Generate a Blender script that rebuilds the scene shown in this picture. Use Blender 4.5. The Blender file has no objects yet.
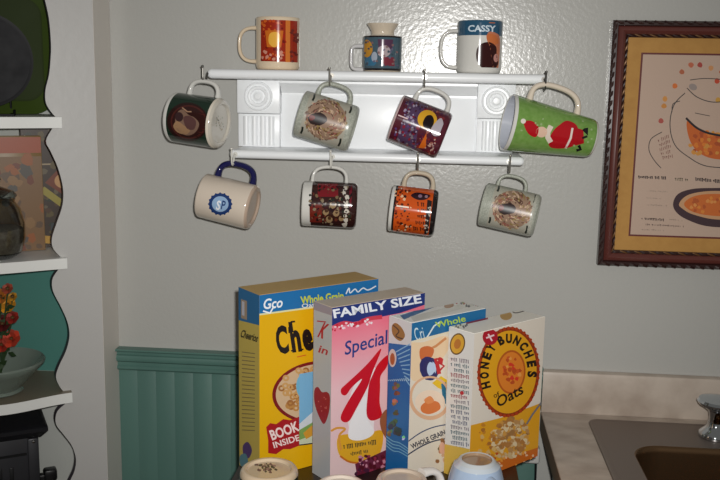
import bpy, bmesh, math, random
from mathutils import Vector, Matrix
from mathutils.geometry import tessellate_polygon
random.seed(7)
PI = math.pi
SC = bpy.context.scene
COL = SC.collection

# ------------------------------------------------------------------ camera
FPX = 900.0
PITCH, YAW, ROLL = math.radians(9.9), math.radians(5.1), 0.0185
CAM = Vector((0, -1.82, 1.56))
fw = Vector((-math.sin(YAW)*math.cos(PITCH), math.cos(YAW)*math.cos(PITCH), -math.sin(PITCH)))
r0 = Vector((math.cos(YAW), math.sin(YAW), 0)); u0 = r0.cross(fw)
up = u0*math.cos(ROLL) - r0*math.sin(ROLL)
rt = r0*math.cos(ROLL) + u0*math.sin(ROLL)
cd = bpy.data.cameras.new('camera'); cam = bpy.data.objects.new('camera', cd); COL.objects.link(cam)
cd.sensor_width = 36; cd.sensor_fit = 'HORIZONTAL'; cd.lens = 36*FPX/720; cd.clip_start = .02
M = Matrix.Identity(4)
for i in range(3):
    M[i][0] = rt[i]; M[i][1] = up[i]; M[i][2] = -fw[i]; M[i][3] = CAM[i]
cam.matrix_world = M
SC.camera = cam

# ------------------------------------------------------------------ light: dim room + the flash of the camera
w = bpy.data.worlds.new('room_light'); SC.world = w; w.use_nodes = True
bg = w.node_tree.nodes['Background']; bg.inputs[0].default_value = (1.0, .97, .9, 1); bg.inputs[1].default_value = .13
ld = bpy.data.lights.new('camera_flash', 'SPOT'); lamp = bpy.data.objects.new('camera_flash', ld); COL.objects.link(lamp)
ld.energy = 78; ld.color = (1.0, .985, .955); ld.shadow_soft_size = .012; ld.spot_size = math.radians(78); ld.spot_blend = 1.0
ML = M.copy(); ML.translation = CAM + rt*.03 + up*.035
lamp.matrix_world = ML
SC.view_settings.view_transform = 'Standard'; SC.view_settings.look = 'None'
SC.view_settings.exposure = 0.03; SC.view_settings.gamma = 1.0; SC.view_settings.use_curve_mapping = False

def at(x, y, P0, n):
    """point of the plane (P0, n) seen at photo position x, y"""
    d = fw + rt*((x-360)/FPX) - up*((y-240)/FPX)
    return CAM + d*((Vector(P0)-CAM).dot(n)/d.dot(n))
def atY(x, y, Y): return at(x, y, (0, Y, 0), Vector((0, 1, 0)))
def atZ(x, y, Z): return at(x, y, (0, 0, Z), Vector((0, 0, 1)))

# ------------------------------------------------------------------ materials
MATS = {}
def lin(c):
    return tuple(((v/255)/12.92 if v <= 10 else (((v/255)+.055)/1.055)**2.4) for v in c)
def mat(name, rgb, rough=.5, metal=0, spec=.5, bump=None, vary=None, coat=0, trans=0, ior=1.5, alpha=1):
    """rgb in 0..255 sRGB; bump=(scale, strength, dist); vary=(scale, rgb2, stretch)"""
    if name in MATS: return MATS[name]
    m = bpy.data.materials.new(name); m.use_nodes = True; nt = m.node_tree; N = nt.nodes; b = N['Principled BSDF']
    b.inputs['Base Color'].default_value = lin(rgb)+(1,)
    b.inputs['Roughness'].default_value = rough; b.inputs['Metallic'].default_value = metal
    b.inputs['Specular IOR Level'].default_value = spec; b.inputs['Coat Weight'].default_value = coat
    b.inputs['Coat Roughness'].default_value = .06
    b.inputs['Transmission Weight'].default_value = trans; b.inputs['IOR'].default_value = ior
    tc = N.new('ShaderNodeTexCoord')
    if vary:
        mp = N.new('ShaderNodeMapping'); mp.inputs['Scale'].default_value = vary[2] if len(vary) > 2 else (1, 1, 1)
        nz = N.new('ShaderNodeTexNoise'); nz.inputs['Scale'].default_value = vary[0]; nz.inputs['Detail'].default_value = 5
        cr = N.new('ShaderNodeValToRGB'); cr.color_ramp.elements[0].position = .35; cr.color_ramp.elements[1].position = .68
        cr.color_ramp.elements[0].color = lin(rgb)+(1,); cr.color_ramp.elements[1].color = lin(vary[1])+(1,)
        L = nt.links; L.new(tc.outputs['Object'], mp.inputs[0]); L.new(mp.outputs[0], nz.inputs['Vector'])
        L.new(nz.outputs[0], cr.inputs[0]); L.new(cr.outputs[0], b.inputs['Base Color'])
    if bump:
        nz = N.new('ShaderNodeTexNoise'); nz.inputs['Scale'].default_value = bump[0]; nz.inputs['Detail'].default_value = 3
        bp = N.new('ShaderNodeBump'); bp.inputs['Strength'].default_value = bump[1]; bp.inputs['Distance'].default_value = bump[2]
        L = nt.links; L.new(tc.outputs['Object'], nz.inputs['Vector']); L.new(nz.outputs[0], bp.inputs['Height'])
        L.new(bp.outputs[0], b.inputs['Normal'])
    MATS[name] = m; return m
def ink(rgb, rough=.4):
    rgb = tuple(int(v) for v in rgb)
    return mat('print_%d_%d_%d_%d' % (rgb+(int(rough*100),)), rgb, rough)
def glaze(rgb): return mat('glaze_%d_%d_%d' % tuple(rgb), rgb, .1, coat=.3)

WALL = mat('painted_wall', (183, 182, 177), .23, bump=(130, .30, .0015), spec=.5)
WALLS = mat('painted_wall_plain', (186, 182, 178), .5, bump=(60, .3, .003))
WHITE = mat('white_gloss_paint', (246, 248, 250), .32, bump=(40, .06, .002))
TRIM = mat('white_trim_paint', (192, 190, 187), .4, bump=(60, .15, .002))
TEAL = mat('teal_paint', (86, 122, 113), .42, bump=(50, .1, .002), vary=(14, (82, 116, 108), (1, 1, .12)))
CREAM = (226, 216, 200)

# ------------------------------------------------------------------ mesh builder
class MB:
    def __init__(s): s.v = []; s.f = []; s.mi = []; s.sm = []; s.mats = []
    def slot(s, m):
        if m not in s.mats: s.mats.append(m)
        return s.mats.index(m)
    def add(s, vs, fs, m, smooth=False):
        o = len(s.v); k = s.slot(m); s.v += [tuple(p) for p in vs]
        for f in fs: s.f.append(tuple(i+o for i in f)); s.mi.append(k); s.sm.append(smooth)
        return s
    def box(s, c, d, m, bev=.0, seg=2, rot=None):
        bm = bmesh.new(); bmesh.ops.create_cube(bm, size=1)
        for v in bm.verts: v.co = Vector((v.co.x*d[0], v.co.y*d[1], v.co.z*d[2]))
        if bev: bmesh.ops.bevel(bm, geom=bm.edges[:], offset=bev, segments=seg, affect='EDGES', profile=.5)
        R = rot or Matrix.Identity(3)
        bm.verts.index_update()
        s.add([R @ v.co + Vector(c) for v in bm.verts], [[v.index for v in f.verts] for f in bm.faces], m, bool(bev))
        bm.free(); return s
    def b2(s, a, b, m, bev=0, seg=2):
        return s.box([(a[i]+b[i])/2 for i in range(3)], [abs(b[i]-a[i]) for i in range(3)], m, bev, seg)
    def lathe(s, prof, mats, n=64, c=(0, 0, 0), sy=1.0, caps=False):
        """prof [(r, z)...]; mats one material or one per ring"""
        vs = []
        for r, z in prof:
            for k in range(n):
                a = 2*PI*k/n; vs.append((c[0]+r*math.cos(a), c[1]+r*math.sin(a)*sy, c[2]+z))
        for i in range(len(prof)-1):
            m = mats[i] if isinstance(mats, (list, tuple)) else mats
            fs = [(i*n+k, i*n+(k+1) % n, (i+1)*n+(k+1) % n, (i+1)*n+k) for k in range(n)]
            if i == 0: o = len(s.v); s.v += vs
            kk = s.slot(m)
            for f in fs: s.f.append(tuple(q+o for q in f)); s.mi.append(kk); s.sm.append(True)
        return s
    def tube(s, pts, r, m, n=10, closed=False, flat=1.0, flatdir=None):
        P = [Vector(p) for p in pts]; N = len(P); vs = []; fs = []
        def rad(i): return r[i] if isinstance(r, (list, tuple)) else r
        prev = None
        for i in range(N):
            if closed: t = P[(i+1) % N]-P[(i-1) % N]
            else: t = P[min(i+1, N-1)]-P[max(i-1, 0)]
            t.normalize()
            if prev is None:
                g = Vector(flatdir) if flatdir else (Vector((0, 0, 1)) if abs(t.z) < .9 else Vector((1, 0, 0)))
            else: g = prev
            x = (g - t*g.dot(t)).normalized(); prev = x; y = t.cross(x)
            for k in range(n):
                a = 2*PI*k/n; vs.append(P[i] + x*(rad(i)*math.cos(a)) + y*(rad(i)*flat*math.sin(a)))
        for i in range(N if closed else N-1):
            j = (i+1) % N
            for k in range(n): fs.append((i*n+k, i*n+(k+1) % n, j*n+(k+1) % n, j*n+k))
        if not closed: fs += [tuple(range(n))[::-1], tuple((N-1)*n+k for k in range(n))]
        return s.add(vs, fs, m, True)
    def prism(s, poly, f3, off, m, msides=None, smooth=False):
        """poly 2D list; f3 maps (u, v) -> 3D; off = extrusion vector"""
        A = [f3(*p) for p in poly]; B = [Vector(a)+Vector(off) for a in A]; n = len(A)
        tr = tessellate_polygon([[Vector((p[0], p[1], 0)) for p in poly]])
        s.add(A+B, [tuple(t) for t in tr]+[tuple(i+n for i in t)[::-1] for t in tr], m)
        s.add(A+B, [(i, (i+1) % n, (i+1) % n+n, i+n) for i in range(n)], msides or m, smooth)
        return s
    def build(s, name, parent=None, loc=None):
        me = bpy.data.meshes.new(name); me.from_pydata(s.v, [], s.f); me.update()
        for m in s.mats: me.materials.append(m)
        me.polygons.foreach_set('material_index', s.mi); me.polygons.foreach_set('use_smooth', s.sm)
        bm = bmesh.new(); bm.from_mesh(me); bmesh.ops.remove_doubles(bm, verts=bm.verts, dist=1e-6)
        bmesh.ops.recalc_face_normals(bm, faces=bm.faces)
        bm.to_mesh(me); bm.free()
        try: me.set_sharp_from_angle(angle=math.radians(38))
        except Exception: pass
        o = bpy.data.objects.new(name, me); COL.objects.link(o)
        if parent: o.parent = parent
        if loc: o.location = loc
        return o
def tag(o, label=None, cat=None, group=None, kind=None):
    if label: o['label'] = label
    if cat: o['category'] = cat
    if group: o['group'] = group
    if kind: o['kind'] = kind
    return o
def empty(name, loc, label, cat, group=None, rz=0, mtx=None):
    o = bpy.data.objects.new(name, None); COL.objects.link(o); o.empty_display_size = .03
    if mtx is not None: o.matrix_world = mtx
    else: o.location = loc; o.rotation_euler = (0, 0, rz)
    return tag(o, label, cat, group)
def struct(o): o['kind'] = 'structure'; return o

# ------------------------------------------------------------------ printing on surfaces
def catmull(pts, n=6, closed=True):
    out = []; N = len(pts)
    rng = range(N) if closed else range(N-1)
    for i in rng:
        g = (lambda j: pts[j % N]) if closed else (lambda j: pts[max(0, min(N-1, j))])
        p0, p1, p2, p3 = g(i-1), g(i), g(i+1), g(i+2)
        for k in range(n):
            t = k/n
            out.append(tuple(.5*((2*p1[c])+(-p0[c]+p2[c])*t+(2*p0[c]-5*p1[c]+4*p2[c]-p3[c])*t*t+(-p0[c]+3*p1[c]-3*p2[c]+p3[c])*t**3) for c in range(len(p1))))
    if not closed: out.append(tuple(pts[-1]))
    return out
def ell(cx, cy, rx, ry=None, rot=0, n=28, a0=0, a1=2*PI):
    ry = rx if ry is None else ry; c, s = math.cos(rot), math.sin(rot)
    return [(cx+rx*math.cos(a)*c-ry*math.sin(a)*s, cy+rx*math.cos(a)*s+ry*math.sin(a)*c) for a in (a0+(a1-a0)*k/n for k in range(n))]
def stroke(pts, wd):
    """open line of width wd -> polygon"""
    L = []; R = []
    for i, p in enumerate(pts):
        a = pts[max(i-1, 0)]; b = pts[min(i+1, len(pts)-1)]
        dx, dy = b[0]-a[0], b[1]-a[1]; q = math.hypot(dx, dy) or 1; wi = wd[i] if isinstance(wd, (list, tuple)) else wd
        L.append((p[0]-dy/q*wi/2, p[1]+dx/q*wi/2)); R.append((p[0]+dy/q*wi/2, p[1]-dx/q*wi/2))
    return L+R[::-1]
GL = {}
def glyphs(txt, bold=0, shear=0):
    k = (txt, bold, shear)
    if k in GL: return GL[k]
    cu = bpy.data.curves.new('t', 'FONT'); cu.body = txt; cu.size = 1; cu.resolution_u = 3; cu.offset = bold; cu.shear = shear
    o = bpy.data.objects.new('t', cu); COL.objects.link(o)
    dg = bpy.context.evaluated_depsgraph_get(); dg.update()
    me = o.evaluated_get(dg).to_mesh()
    V = [(v.co.x, v.co.y) for v in me.vertices]; Fs = [tuple(p.vertices) for p in me.polygons]
    o.evaluated_get(dg).to_mesh_clear(); bpy.data.objects.remove(o); bpy.data.curves.remove(cu)
    x0 = min(v[0] for v in V); x1 = max(v[0] for v in V)
    cap = max(v[1] for v in V)
    GL[k] = ([((v[0]-x0)/(x1-x0), v[1]/cap) for v in V], Fs); return GL[k]

class Print:
    """flat print laid on a surface. mapper(px, py, layer) -> local 3D; cut = function px->coordinate along the curved direction"""
    def __init__(s, mb, mapper, to2=None, back2=None, step=None, clip=None):
        s.mb = mb; s.map = mapper; s.to2 = to2; s.back = back2; s.step = step; s.layer = 0; s.clip = clip
    def put(s, V, Fs, col, layer=None, rough=None):
        s.layer += 1
        lay = s.layer
        m = col if not isinstance(col, tuple) else ink(col, s.rough if rough is None else rough)
        if not s.step and not s.clip:
            s.mb.add([s.map(x, y, lay) for x, y in V], Fs, m, False); return
        bm = bmesh.new(); T = [s.to2(x, y) for x, y in V] if s.to2 else V
        bv = [bm.verts.new((a, b, 0)) for a, b in T]
        for f in Fs:
            try: bm.faces.new([bv[i] for i in f])
            except ValueError: pass
        def cutp(co, no, clear=False):
            bmesh.ops.bisect_plane(bm, geom=bm.verts[:]+bm.edges[:]+bm.faces[:], plane_co=co, plane_no=no, clear_outer=clear)
        if s.clip:
            a0, a1, b0, b1 = s.clip
            cutp((a0, 0, 0), (-1, 0, 0), True); cutp((a1, 0, 0), (1, 0, 0), True)
            cutp((0, b0, 0), (0, -1, 0), True); cutp((0, b1, 0), (0, 1, 0), True)
        if not bm.verts: bm.free(); return
        if s.step:
            lo = min(v.co.y for v in bm.verts); hi = max(v.co.y for v in bm.verts)
            k = math.floor(lo/s.step)+1
            while k*s.step < hi:
                cutp((0, k*s.step, 0), (0, 1, 0)); k += 1
        bm.verts.index_update()
        g = s.back or (lambda a, b: (a, b))
        s.mb.add([s.map(*g(v.co.x, v.co.y), lay) for v in bm.verts], [[v.index for v in f.verts] for f in bm.faces], m, True)
        bm.free()
    rough = .4
    def poly(s, P, col, layer=None):
        tr = tessellate_polygon([[Vector((p[0], p[1], 0)) for p in P]]); s.put(P, [tuple(t) for t in tr], col, layer)
    def ring(s, P, Q, col, layer=None):
        n = len(P); s.put(list(P)+list(Q), [(i, (i+1) % n, (i+1) % n+n, i+n) for i in range(n)], col, layer)
    def line(s, P, wd, col, layer=None, closed=False):
        if closed: P = list(P)+[P[0]]
        n = len(P); q = stroke(P, wd); s.put(q, [(i, i+1, 2*n-2-i, 2*n-1-i) for i in range(n-1)], col, layer)
    def text(s, txt, p0, p1, h, col, bold=.02, shear=0, layer=None, arc=None):
        """baseline from p0 to p1, capitals h px high (photo px, y down)"""
        V, Fs = glyphs(txt, bold, shear); dx, dy = p1[0]-p0[0], p1[1]-p0[1]; L = math.hypot(dx, dy)
        ux, uy = dy/L, -dx/L
        s.put([(p0[0]+x*dx+y*h*ux, p0[1]+x*dy+y*h*uy) for x, y in V], Fs, col, layer)
    def many(s, polys, col, layer=None):
        V = []; Fs = []
        for P in polys:
            o = len(V); V += list(P); Fs.append(tuple(range(o, o+len(P))))
        s.put(V, Fs, col, layer)
    def scribble(s, p0, p1, h, col, wd=.5):
        """an unreadable line of small writing: little strokes"""
        n = max(3, int(math.hypot(p1[0]-p0[0], p1[1]-p0[1])/1.6)); A = []
        for i in range(n):
            if random.random() < .16: continue
            t = (i+.5)/n; x = p0[0]+(p1[0]-p0[0])*t; y = p0[1]+(p1[1]-p0[1])*t
            a = h*random.uniform(.25, .55)
            A.append([(x-wd/2, y-a), (x+wd/2, y-a*.9), (x+wd/2+.3, y+a), (x-wd/2+.3, y+a)])
            if random.random() < .6: A.append([(x-.7, y-a), (x+.7, y-a+.1), (x+.7, y-a+wd), (x-.7, y-a+wd)])
        if A: s.many(A, col)
def blob(cx, cy, r, n=7, j=.35, ry=None):
    ry = ry or r
    return [(cx+r*math.cos(2*PI*k/n+.3)*random.uniform(1-j, 1+j), cy+ry*math.sin(2*PI*k/n+.3)*random.uniform(1-j, 1+j)) for k in range(n)]

# ================================================================== SETTING
struct(MB().b2((-1.3, 0, 0), (2.2, .1, 2.5), WALL).build('wall_back'))
struct(MB().b2((-1.4, -2.9, 0), (-1.3, .1, 2.5), WALLS).build('wall_left'))
FLOORM = mat('floor_vinyl', (120, 100, 80), .45, vary=(5, (96, 78, 60)))
struct(MB().b2((-1.4, -2.9, -.08), (2.2, .1, 0), FLOORM).build('floor'))
# wainscot: beadboard panel with a moulded rail above
mb = MB(); x0, x1 = -.68, .2215; mb.b2((x0, -.006, .1), (x1, 0, .943), TEAL)
nb = 22; bw = (x1-x0)/nb
for i in range(nb):
    mb.b2((x0+i*bw+.0002, -.0065, .1), (x0+(i+1)*bw-.0002, -.0055, .943), TEAL, .0004)
struct(mb.build('trim_1'))
mb = MB(); prof = [(0, .942), (-.012, .942), (-.016, .946), (-.016, .951), (-.0125, .954), (-.0125, .960), (-.019, .964), (-.021, .970), (-.019, .976), (-.015, .978), (-.015, .984), (-.024, .986), (-.026, .9885), (-.024, .991), (0, .991)]
mb.prism(prof, lambda a, b: Vector((x0, a, b)), (x1-x0, 0, 0), TEAL)
struct(mb.build('trim_2'))
struct(MB().b2((x0, -.014, 0), (x1, 0, .1), TEAL, .003).build('baseboard_back'))

# ================================================================== CORNER CABINET with scalloped face board
cab = empty('corner_cabinet', (-.68, -.09, 0), 'white built-in corner cabinet with scalloped opening and open shelves at the left edge', 'cabinet')
A31 = math.radians(31); BD = Vector((-math.cos(A31), -math.sin(A31), 0)); BN = Vector((math.sin(A31), -math.cos(A31), 0))
BP = Vector((-.68, -.09, 0))
CW = Matrix.Translation(BP)
def onboard(x, y):
    p = at(x, y, BP, BN); return ((p-BP).dot(BD), p.z)
SHZ = [1.762, 1.485, 1.209, .932, .655]
secs = [[(45, 0), (49, 19), (51, 44), (50.5, 60), (49, 75), (45.5, 90), (46, 103), (52, 113), (57, 118)],
        [(52, 129), (46, 141), (51, 152), (58, 168), (63, 188), (62.5, 205), (57, 222), (52, 238), (53.5, 249), (63, 259)],
        [(58, 270), (52.5, 279), (53, 291), (61, 307), (67.5, 322), (69.5, 336), (66, 351), (59, 366), (56, 377), (60, 387), (66, 394)],
        [(65, 404), (57, 412), (56, 424), (64, 435), (72, 446), (76, 459), (74.5, 471), (70, 481), (66, 492), (70, 503)]]
curve = []
top_s = [(onboard(40, -60)[0], 1.95), (onboard(36, -40)[0], 1.80), (onboard(38, -20)[0], 1.76)]
curve += top_s
for sct in secs:
    P = [onboard(*p) for p in sct]; curve += catmull(P, 4, closed=False)
last = curve[-1]; curve += [(last[0], .2)]
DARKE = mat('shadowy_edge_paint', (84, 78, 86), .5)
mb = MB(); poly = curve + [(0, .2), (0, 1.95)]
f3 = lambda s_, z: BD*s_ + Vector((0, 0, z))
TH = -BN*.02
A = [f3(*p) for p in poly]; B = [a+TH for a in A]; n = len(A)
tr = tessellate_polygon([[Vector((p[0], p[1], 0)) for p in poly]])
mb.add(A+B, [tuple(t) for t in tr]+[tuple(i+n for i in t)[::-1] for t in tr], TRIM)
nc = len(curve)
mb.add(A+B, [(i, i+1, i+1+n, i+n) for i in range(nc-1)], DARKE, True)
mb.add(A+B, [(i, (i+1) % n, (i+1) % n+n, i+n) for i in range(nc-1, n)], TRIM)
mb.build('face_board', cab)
mb = MB().b2((-.016, .002, .2), (.0, .0895, 1.95), mat('return_board_paint', (220, 214, 206), .5)); mb.build('side_board', cab)
CABIN = mat('cabinet_inside_white', (204, 206, 200), .5); TEALI = mat('cabinet_inside_teal', (84, 140, 130), .45)
OLIV = mat('cabinet_inside_olive', (58, 62, 44), .6)
mb = MB()
for a, b, m in ((.2, .655, CABIN), (.655, .932, CABIN), (.932, 1.209, TEALI), (1.209, 1.485, CABIN), (1.485, 1.762, CABIN), (1.762, 1.95, CABIN)):
    mb.b2((-.60, .078, a), (-.016, .089, b), m); mb.b2((-.61, -.5, a), (-.60, .089, b), m)
mb.build('back_panel', cab)
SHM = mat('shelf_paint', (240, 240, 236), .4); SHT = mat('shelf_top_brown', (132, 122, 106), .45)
def cab_shelf(z, bulge, s_r=.067):
    # plan outline: front edge follows the board with a shallow serpentine, back runs to the walls
    fr = []
    for k in range(25):
        s_ = s_r+(.50-s_r)*k/24; q = (s_-s_r)/.13
        o = .016+bulge*(.5-.5*math.cos(min(q, 3)*PI))*(1 if q < 2 else .6)
        fr.append(BD*s_+BN*o)
    pts = [(p.x, p.y) for p in fr] + [(-.595, -.45+.0), (-.595, .077), (-.02, .077), (-.02, .02)]
    e = BD*s_r-BN*.0; pts.append((e.x, e.y))
    mb = MB(); n = len(pts); T = [Vector((p[0], p[1], z)) for p in pts]; Bt = [Vector((p[0], p[1], z-.021)) for p in pts]
    tr = tessellate_polygon([[Vector((p[0], p[1], 0)) for p in pts]])
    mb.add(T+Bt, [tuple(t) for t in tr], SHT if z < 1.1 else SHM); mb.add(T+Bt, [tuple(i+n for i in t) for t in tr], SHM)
    mb.add(T+Bt, [(i, (i+1) % n, (i+1) % n+n, i+n) for i in range(n)], SHM)
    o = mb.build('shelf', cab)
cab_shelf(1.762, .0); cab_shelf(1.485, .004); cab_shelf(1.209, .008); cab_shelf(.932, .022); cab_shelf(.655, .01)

def bw2(x, y, back):  # world point at photo x, y on the plane parallel to the board, 'back' metres behind it
    return at(x, y, BP-BN*back, BN)
# level 1: green platter and dark round platter on edge
def cab_world(s_, back, z): return BP+BD*s_-BN*back+Vector((0, 0, z))
RB = Matrix((( -BD.x, -BN.x, 0), (-BD.y, -BN.y, 0), (0, 0, 1)))   # local x right along board, y away from room
def placed(name, loc, label, cat, group=None):
    m = RB.to_4x4(); m.translation = loc; return empty(name, None, label, cat, group, mtx=m)
def rrect(w_, h_, r, n=8):
    P = []
    for cx, cy, a in ((w_/2-r, h_/2-r, 0), (-w_/2+r, h_/2-r, PI/2), (-w_/2+r, -h_/2+r, PI), (w_/2-r, -h_/2+r, 3*PI/2)):
        P += [(cx+r*math.cos(a+PI/2*k/n), cy+r*math.sin(a+PI/2*k/n)) for k in range(n+1)]
    return P
def platter(loc, w_, h_, r, m, m2, lean, name, label, cat, wellz=.6):
    o = placed(name, loc, label, cat); mb = MB()
    rings = [(1.0, .0), (1.0, -.004), (.97, -.006), (.80, .006), (.76, .008), (.0, .008)]
    R = Matrix.Rotation(lean, 3, 'X'); P0 = rrect(w_, h_, r); n = len(P0); vs = []
    for sc_, d in rings: vs += [R @ Vector((p[0]*sc_, d, p[1]*sc_)) + Vector((0, 0, h_/2+.001)) for p in P0]
    for i in range(len(rings)-1):
        mb.add(vs, [(i*n+k, i*n+(k+1) % n, (i+1)*n+(k+1) % n, (i+1)*n+k) for k in range(n)], m if i < 3 else m2, True)
    mb.add([R @ Vector((p[0]*1.0, .004, p[1]*1.0)) + Vector((0, 0, h_/2+.001)) for p in P0]+[R @ Vector((p[0]*.76, .013, p[1]*.76)) + Vector((0, 0, h_/2+.001)) for p in P0], [(k, (k+1) % n, (k+1) % n+n, k+n) for k in range(n)]+[tuple(range(n, 2*n))], m, True)
    return o, mb
GRN = mat('green_glaze', (60, 78, 24), .6, spec=.2); GRN2 = mat('dark_green_glaze', (50, 62, 28), .65, spec=.2)
pc = bw2(3, 115, .11)
o, mb = platter(Vector((pc.x, pc.y, 1.485)), .205, .255, .045, GRN, GRN2, -.05, 'platter', 'green rounded square platter standing on edge behind the dark round plate', 'platter'); mb.build('dish', o)
pc = bw2(8, 115, .15)
o, mb = platter(Vector((pc.x, pc.y, 1.485)), .262, .262, .04, OLIV, OLIV, -.02, 'serving_tray', 'dark olive tray standing at the back of the top open shelf', 'tray'); mb.build('dish', o)
pc = bw2(-14, 115, .052); o = placed('round_plate', Vector((pc.x, pc.y, 1.485)), 'dark charcoal round plate leaning in front of the green platter', 'plate')
DK = mat('charcoal_glaze', (58, 58, 60), .7, spec=.2, vary=(30, (46, 46, 48)))
mb = MB(); R = Matrix.Rotation(-.1, 3, 'X'); rr = .091
prof = [(0, .004), (.055, .004), (.062, .001), (.085, -.008), (rr, -.009), (rr, -.006), (.064, .006), (0, .009)]
n = 48
for i in range(len(prof)-1):
    vs = []
    for q in (i, i+1): vs += [R @ Vector((prof[q][0]*math.cos(2*PI*k/n), prof[q][1], prof[q][0]*math.sin(2*PI*k/n)))+Vector((0, .012, rr+.002+.012)) for k in range(n)]
    mb.add(vs, [(k, (k+1) % n, (k+1) % n+n, k+n) for k in range(n)], DK if i != 3 else mat('charcoal_rim', (32, 32, 34), .5, spec=.2), True)
mb.build('dish', o)
mb = MB(); WI = mat('black_wire', (20, 20, 22), .4, metal=.6)
mb.tube([(-.05, -.02, .002), (.05, -.02, .002), (.05, .05, .002), (.05, .06, .07)], .0022, WI); mb.tube([(-.05, .06, .07), (-.05, .05, .002), (-.05, -.02, .002), (-.05, -.024, .012)], .0022, WI)
mb.tube([(.05, -.02, .002), (.05, -.024, .012)], .0022, WI)
mb.build('stand', o)

# level 2: two cookbooks facing out, glass jar
def flat_book(px, py, back, w_, h_, th, name, label, cover, art):
    c = bw2(px, py, back); o = placed(name, Vector((c.x, c.y, 1.209)), label, 'book', 'books on the middle shelf')
    mb = MB(); mb.box((0, th/2, h_/2+.001), (w_, .003, h_), cover, .0008); mb.v = [(v[0], v[1]-th/2+.0015, v[2]) for v in mb.v]
    m2 = MB(); m2.box((0, th-.0015, h_/2+.001), (w_, .003, h_), cover, .0008); m2.box((-w_/2+.0015, th/2, h_/2+.001), (.003, th, h_), cover, .0008)
    pr = Print(mb, lambda x, y, l: Vector((x, -.0001-.000005*l, y)), clip=(-w_/2+.001, w_/2-.001, .002, h_-.001)); art(pr, w_, h_)
    mb.build('front_cover', o); m2.build('back_cover', o)
    MB().box((.001, th/2, h_/2+.001), (w_-.006, th-.006, h_-.006), mat('paper', (205, 196, 176), .8)).build('pages', o)
def art1(p, w_, h_):
    p.poly([(-w_/2, h_*.86), (w_/2, h_*.86), (w_/2, h_), (-w_/2, h_)], (160, 70, 28))
    p.poly([(-w_/2, h_*.0), (w_/2, h_*.0), (w_/2, h_*.83), (-w_/2, h_*.83)], (124, 90, 52))
    for k in range(46):
        p.poly(blob(random.uniform(-w_/2, w_/2), random.uniform(0, h_*.8), random.uniform(.005, .014)), random.choice([(150, 84, 34), (96, 72, 50), (80, 74, 66), (140, 104, 62), (110, 54, 30)]))
def art2(p, w_, h_):
    p.poly([(-w_/2, 0), (w_/2, 0), (w_/2, h_), (-w_/2, h_)], (62, 46, 34))
    p.line([(-w_/2, h_*.665), (w_/2, h_*.665)], .003, (170, 150, 120))
    for k in range(90):
        p.poly(blob(random.uniform(-w_/2, w_/2), random.uniform(0, h_), random.uniform(.003, .008)), random.choice([(44, 50, 36), (96, 82, 48), (82, 56, 36), (60, 66, 70), (104, 92, 70)]))
    p.poly([(-w_*.15, h_*.52), (w_*.1, h_*.64), (w_*.5, h_*.5), (w_*.3, h_*.36)], (118, 56, 30))
    p.poly(ell(.02, h_*.53, .020, .016), (198, 150, 100)); p.poly(ell(.033, h_*.50, .014, .011), (150, 92, 50))
    p.line([(-w_*.2, h_*.47), (w_*.1, h_*.35), (w_*.4, h_*.28)], .014, (160, 146, 62)); p.line([(w_*.1, h_*.31), (w_*.5, h_*.23)], .012, (176, 110, 44))
    p.line([(-w_*.4, h_*.08), (w_*.1, h_*.05)], .016, (196, 150, 62))
    p.line([(-w_*.46, h_*.2), (-w_*.46, h_*.35)], .006, (40, 70, 92))
flat_book(18, 245, .085, .106, .233, .022, 'cookbook', 'upright cookbook with orange title band and tan cover on the middle shelf', mat('tan_cover', (140, 112, 70), .4), art1)
flat_book(57, 245, .115, .125, .262, .024, 'cookbook', 'upright brown cookbook with food pictures beside the scalloped edge', mat('brown_cover', (66, 50, 38), .4), art2)
GLASS = mat('clear_glass', (235, 240, 238), .03, trans=1.0, ior=1.45)
c = bw2(-2, 252, .028); o = placed('glass_jar', Vector((c.x, c.y, 1.209)), 'round clear glass jar standing before the orange-banded cookbook', 'jar')
mb = MB(); mb.lathe([(0, .002), (.030, .002), (.044, .012), (.052, .04), (.052, .07), (.045, .098), (.035, .112), (.037, .118), (.034, .118), (.032, .112), (.042, .097), (.049, .07), (.049, .04), (.041, .014), (.028, .006), (0, .006)], GLASS, 48); mb.build('body', o)
mb = MB(); mb.lathe([(0, .006), (.028, .0062), (.040, .0145), (.0485, .04), (.0485, .06), (.0, .064)], mat('dried_beans', (120, 108, 92), .7, vary=(160, (84, 72, 62)), bump=(160, .6, .003)), 40); mb.build('filling', o)
mb = MB(); mb.lathe([(0, .121), (.038, .1205), (.040, .1235), (.034, .132), (.016, .139), (.008, .142), (.007, .148), (.012, .154), (.010, .162), (0, .165)], GLASS, 48); mb.build('lid', o)

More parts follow.
